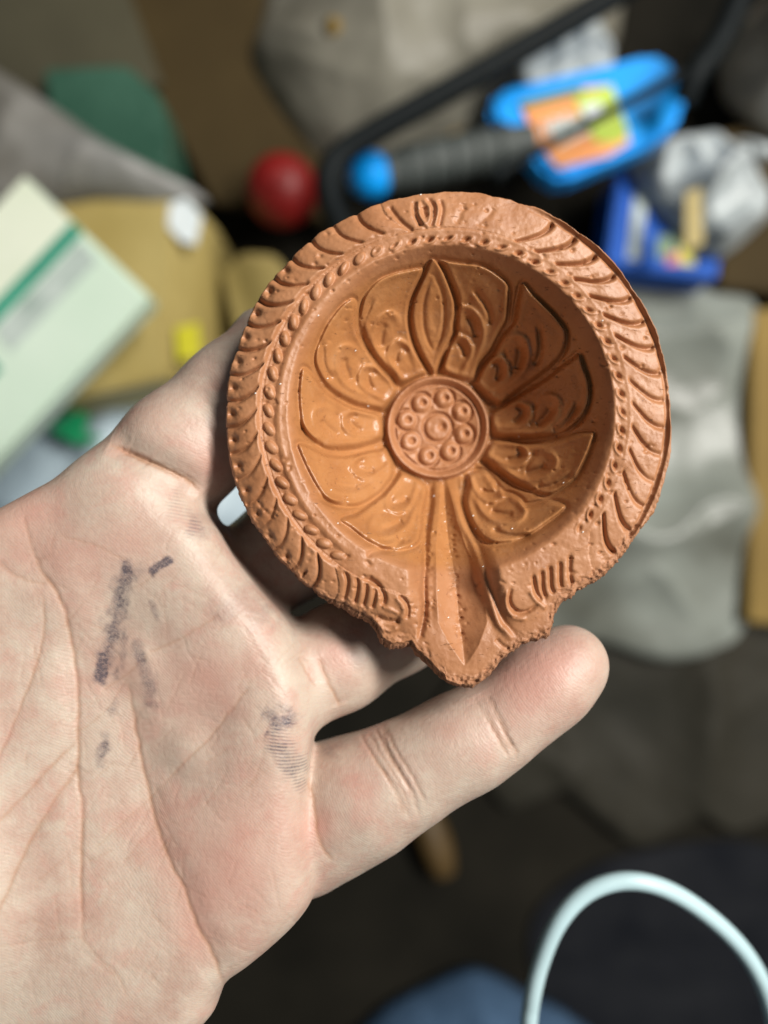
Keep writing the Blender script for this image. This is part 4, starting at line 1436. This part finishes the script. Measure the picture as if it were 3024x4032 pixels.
tag(hull("small_packet", [(868, 1075, FL + .045), (950, 992, FL + .05), (1080, 1000, FL + .05), (1200, 1150, FL + .045), (1150, 1330, FL + .04), (930, 1345, FL + .035)], KRAFT),
    "smaller yellow brown packet half hidden behind the lamp rim", "packet")
# mint carton
zk = -0.325
Ac, Bc = np.array((592, 1168.)), np.array((95, 690.))
Lc = np.array((-640, 672.))


def on_carton(f, g_):
    q = Ac + (Bc - Ac) * f + Lc * g_
    return (q[0], q[1])


mc = slab("mint_carton", [on_carton(0, 0), on_carton(1, 0), on_carton(1, 1.15), on_carton(0, 1.15)], zk, 0.022, MINT, None, 0.002)
tag(mc, "pale mint green medicine carton with a teal stripe on the paper packet", "carton")
slab("cream_panel", [on_carton(.62, .004), on_carton(.992, .004), on_carton(.992, 1.14), on_carton(.62, 1.14)], zk + 0.0008, 0.0008, CREAM, mc, 0)
slab("teal_stripe", [on_carton(.535, .002), on_carton(.62, .002), on_carton(.62, 1.14), on_carton(.535, 1.14)], zk + 0.0012, 0.0008, TEAL, mc, 0)
slab("grey_lettering", [on_carton(.36, .05), on_carton(.515, .03), on_carton(.515, .56), on_carton(.36, .58)], zk + 0.0008, 0.0008, GREYPRINT, mc, 0)
slab("teal_block", [on_carton(.33, .66), on_carton(.53, .64), on_carton(.53, 1.14), on_carton(.33, 1.14)], zk + 0.0008, 0.0008, TEAL, mc, 0)
# white bag under the fingers
wb = pillow("white_bag", [(-200, 1700), (150, 1640), (520, 1570), (850, 1650), (1000, 1900), (980, 2120), (600, 2180), (200, 2100), (-200, 2100)], FL + 0.006, 0.04, WHITEBAG, 0.4, 8.0, 40, 120, 81.0)
tag(wb, "white plastic bag with green print under the index finger", "plastic bag")
slab("green_print", [(190, 1690), (300, 1615), (360, 1640), (330, 1700), (420, 1730), (300, 1750)], FL + 0.056, 0.001, BAGGREEN, wb, 0)
# lower edge
pg_z = FL + 0.012
tag(tube("wooden_peg", [P(1670, 3180, pg_z), P(1690, 3260, pg_z), P(1725, 3360, pg_z), P(1750, 3440, pg_z)], [0.008, 0.013, 0.013, 0.009], PEG, None),
    "short brown wooden peg on the dark floor below the little finger", "peg")
tag(pillow("denim_cloth", [(1300, 4250), (1480, 3980), (1680, 3865), (1840, 3800), (1960, 3830), (2080, 3900), (2250, 3990), (2500, 4250), (1900, 4400)], FL + 0.004, 0.06, DENIM, 0.3, 7.0, 36, 120, 91.0),
    "folded blue denim cloth at the bottom edge", "cloth")
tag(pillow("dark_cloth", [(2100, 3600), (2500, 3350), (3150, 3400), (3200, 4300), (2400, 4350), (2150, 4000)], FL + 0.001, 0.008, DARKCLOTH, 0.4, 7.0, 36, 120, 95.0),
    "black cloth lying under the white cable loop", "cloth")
zq = -0.055
cpx = (H - zq) / PW
cab = [(2085, 4600, -.16), (2078, 4330, -.10), (2080, 4100, -.062), (2092, 3950, -.055), (2130, 3790, -.052), (2195, 3640, -.05), (2290, 3530, -.05), (2410, 3475, -.05), (2540, 3475, -.05), (2680, 3530, -.052),
       (2830, 3640, -.055), (2940, 3760, -.058), (3010, 3890, -.062), (3050, 4040, -.07), (3070, 4250, -.11), (3080, 4550, -.18)]
tag(tube("charging_cable", [P(a, b, c) for a, b, c in cab], 33 * cpx, CABLE, None, seg=20), "white rubber cable bent into a loop at the lower right corner", "cable")
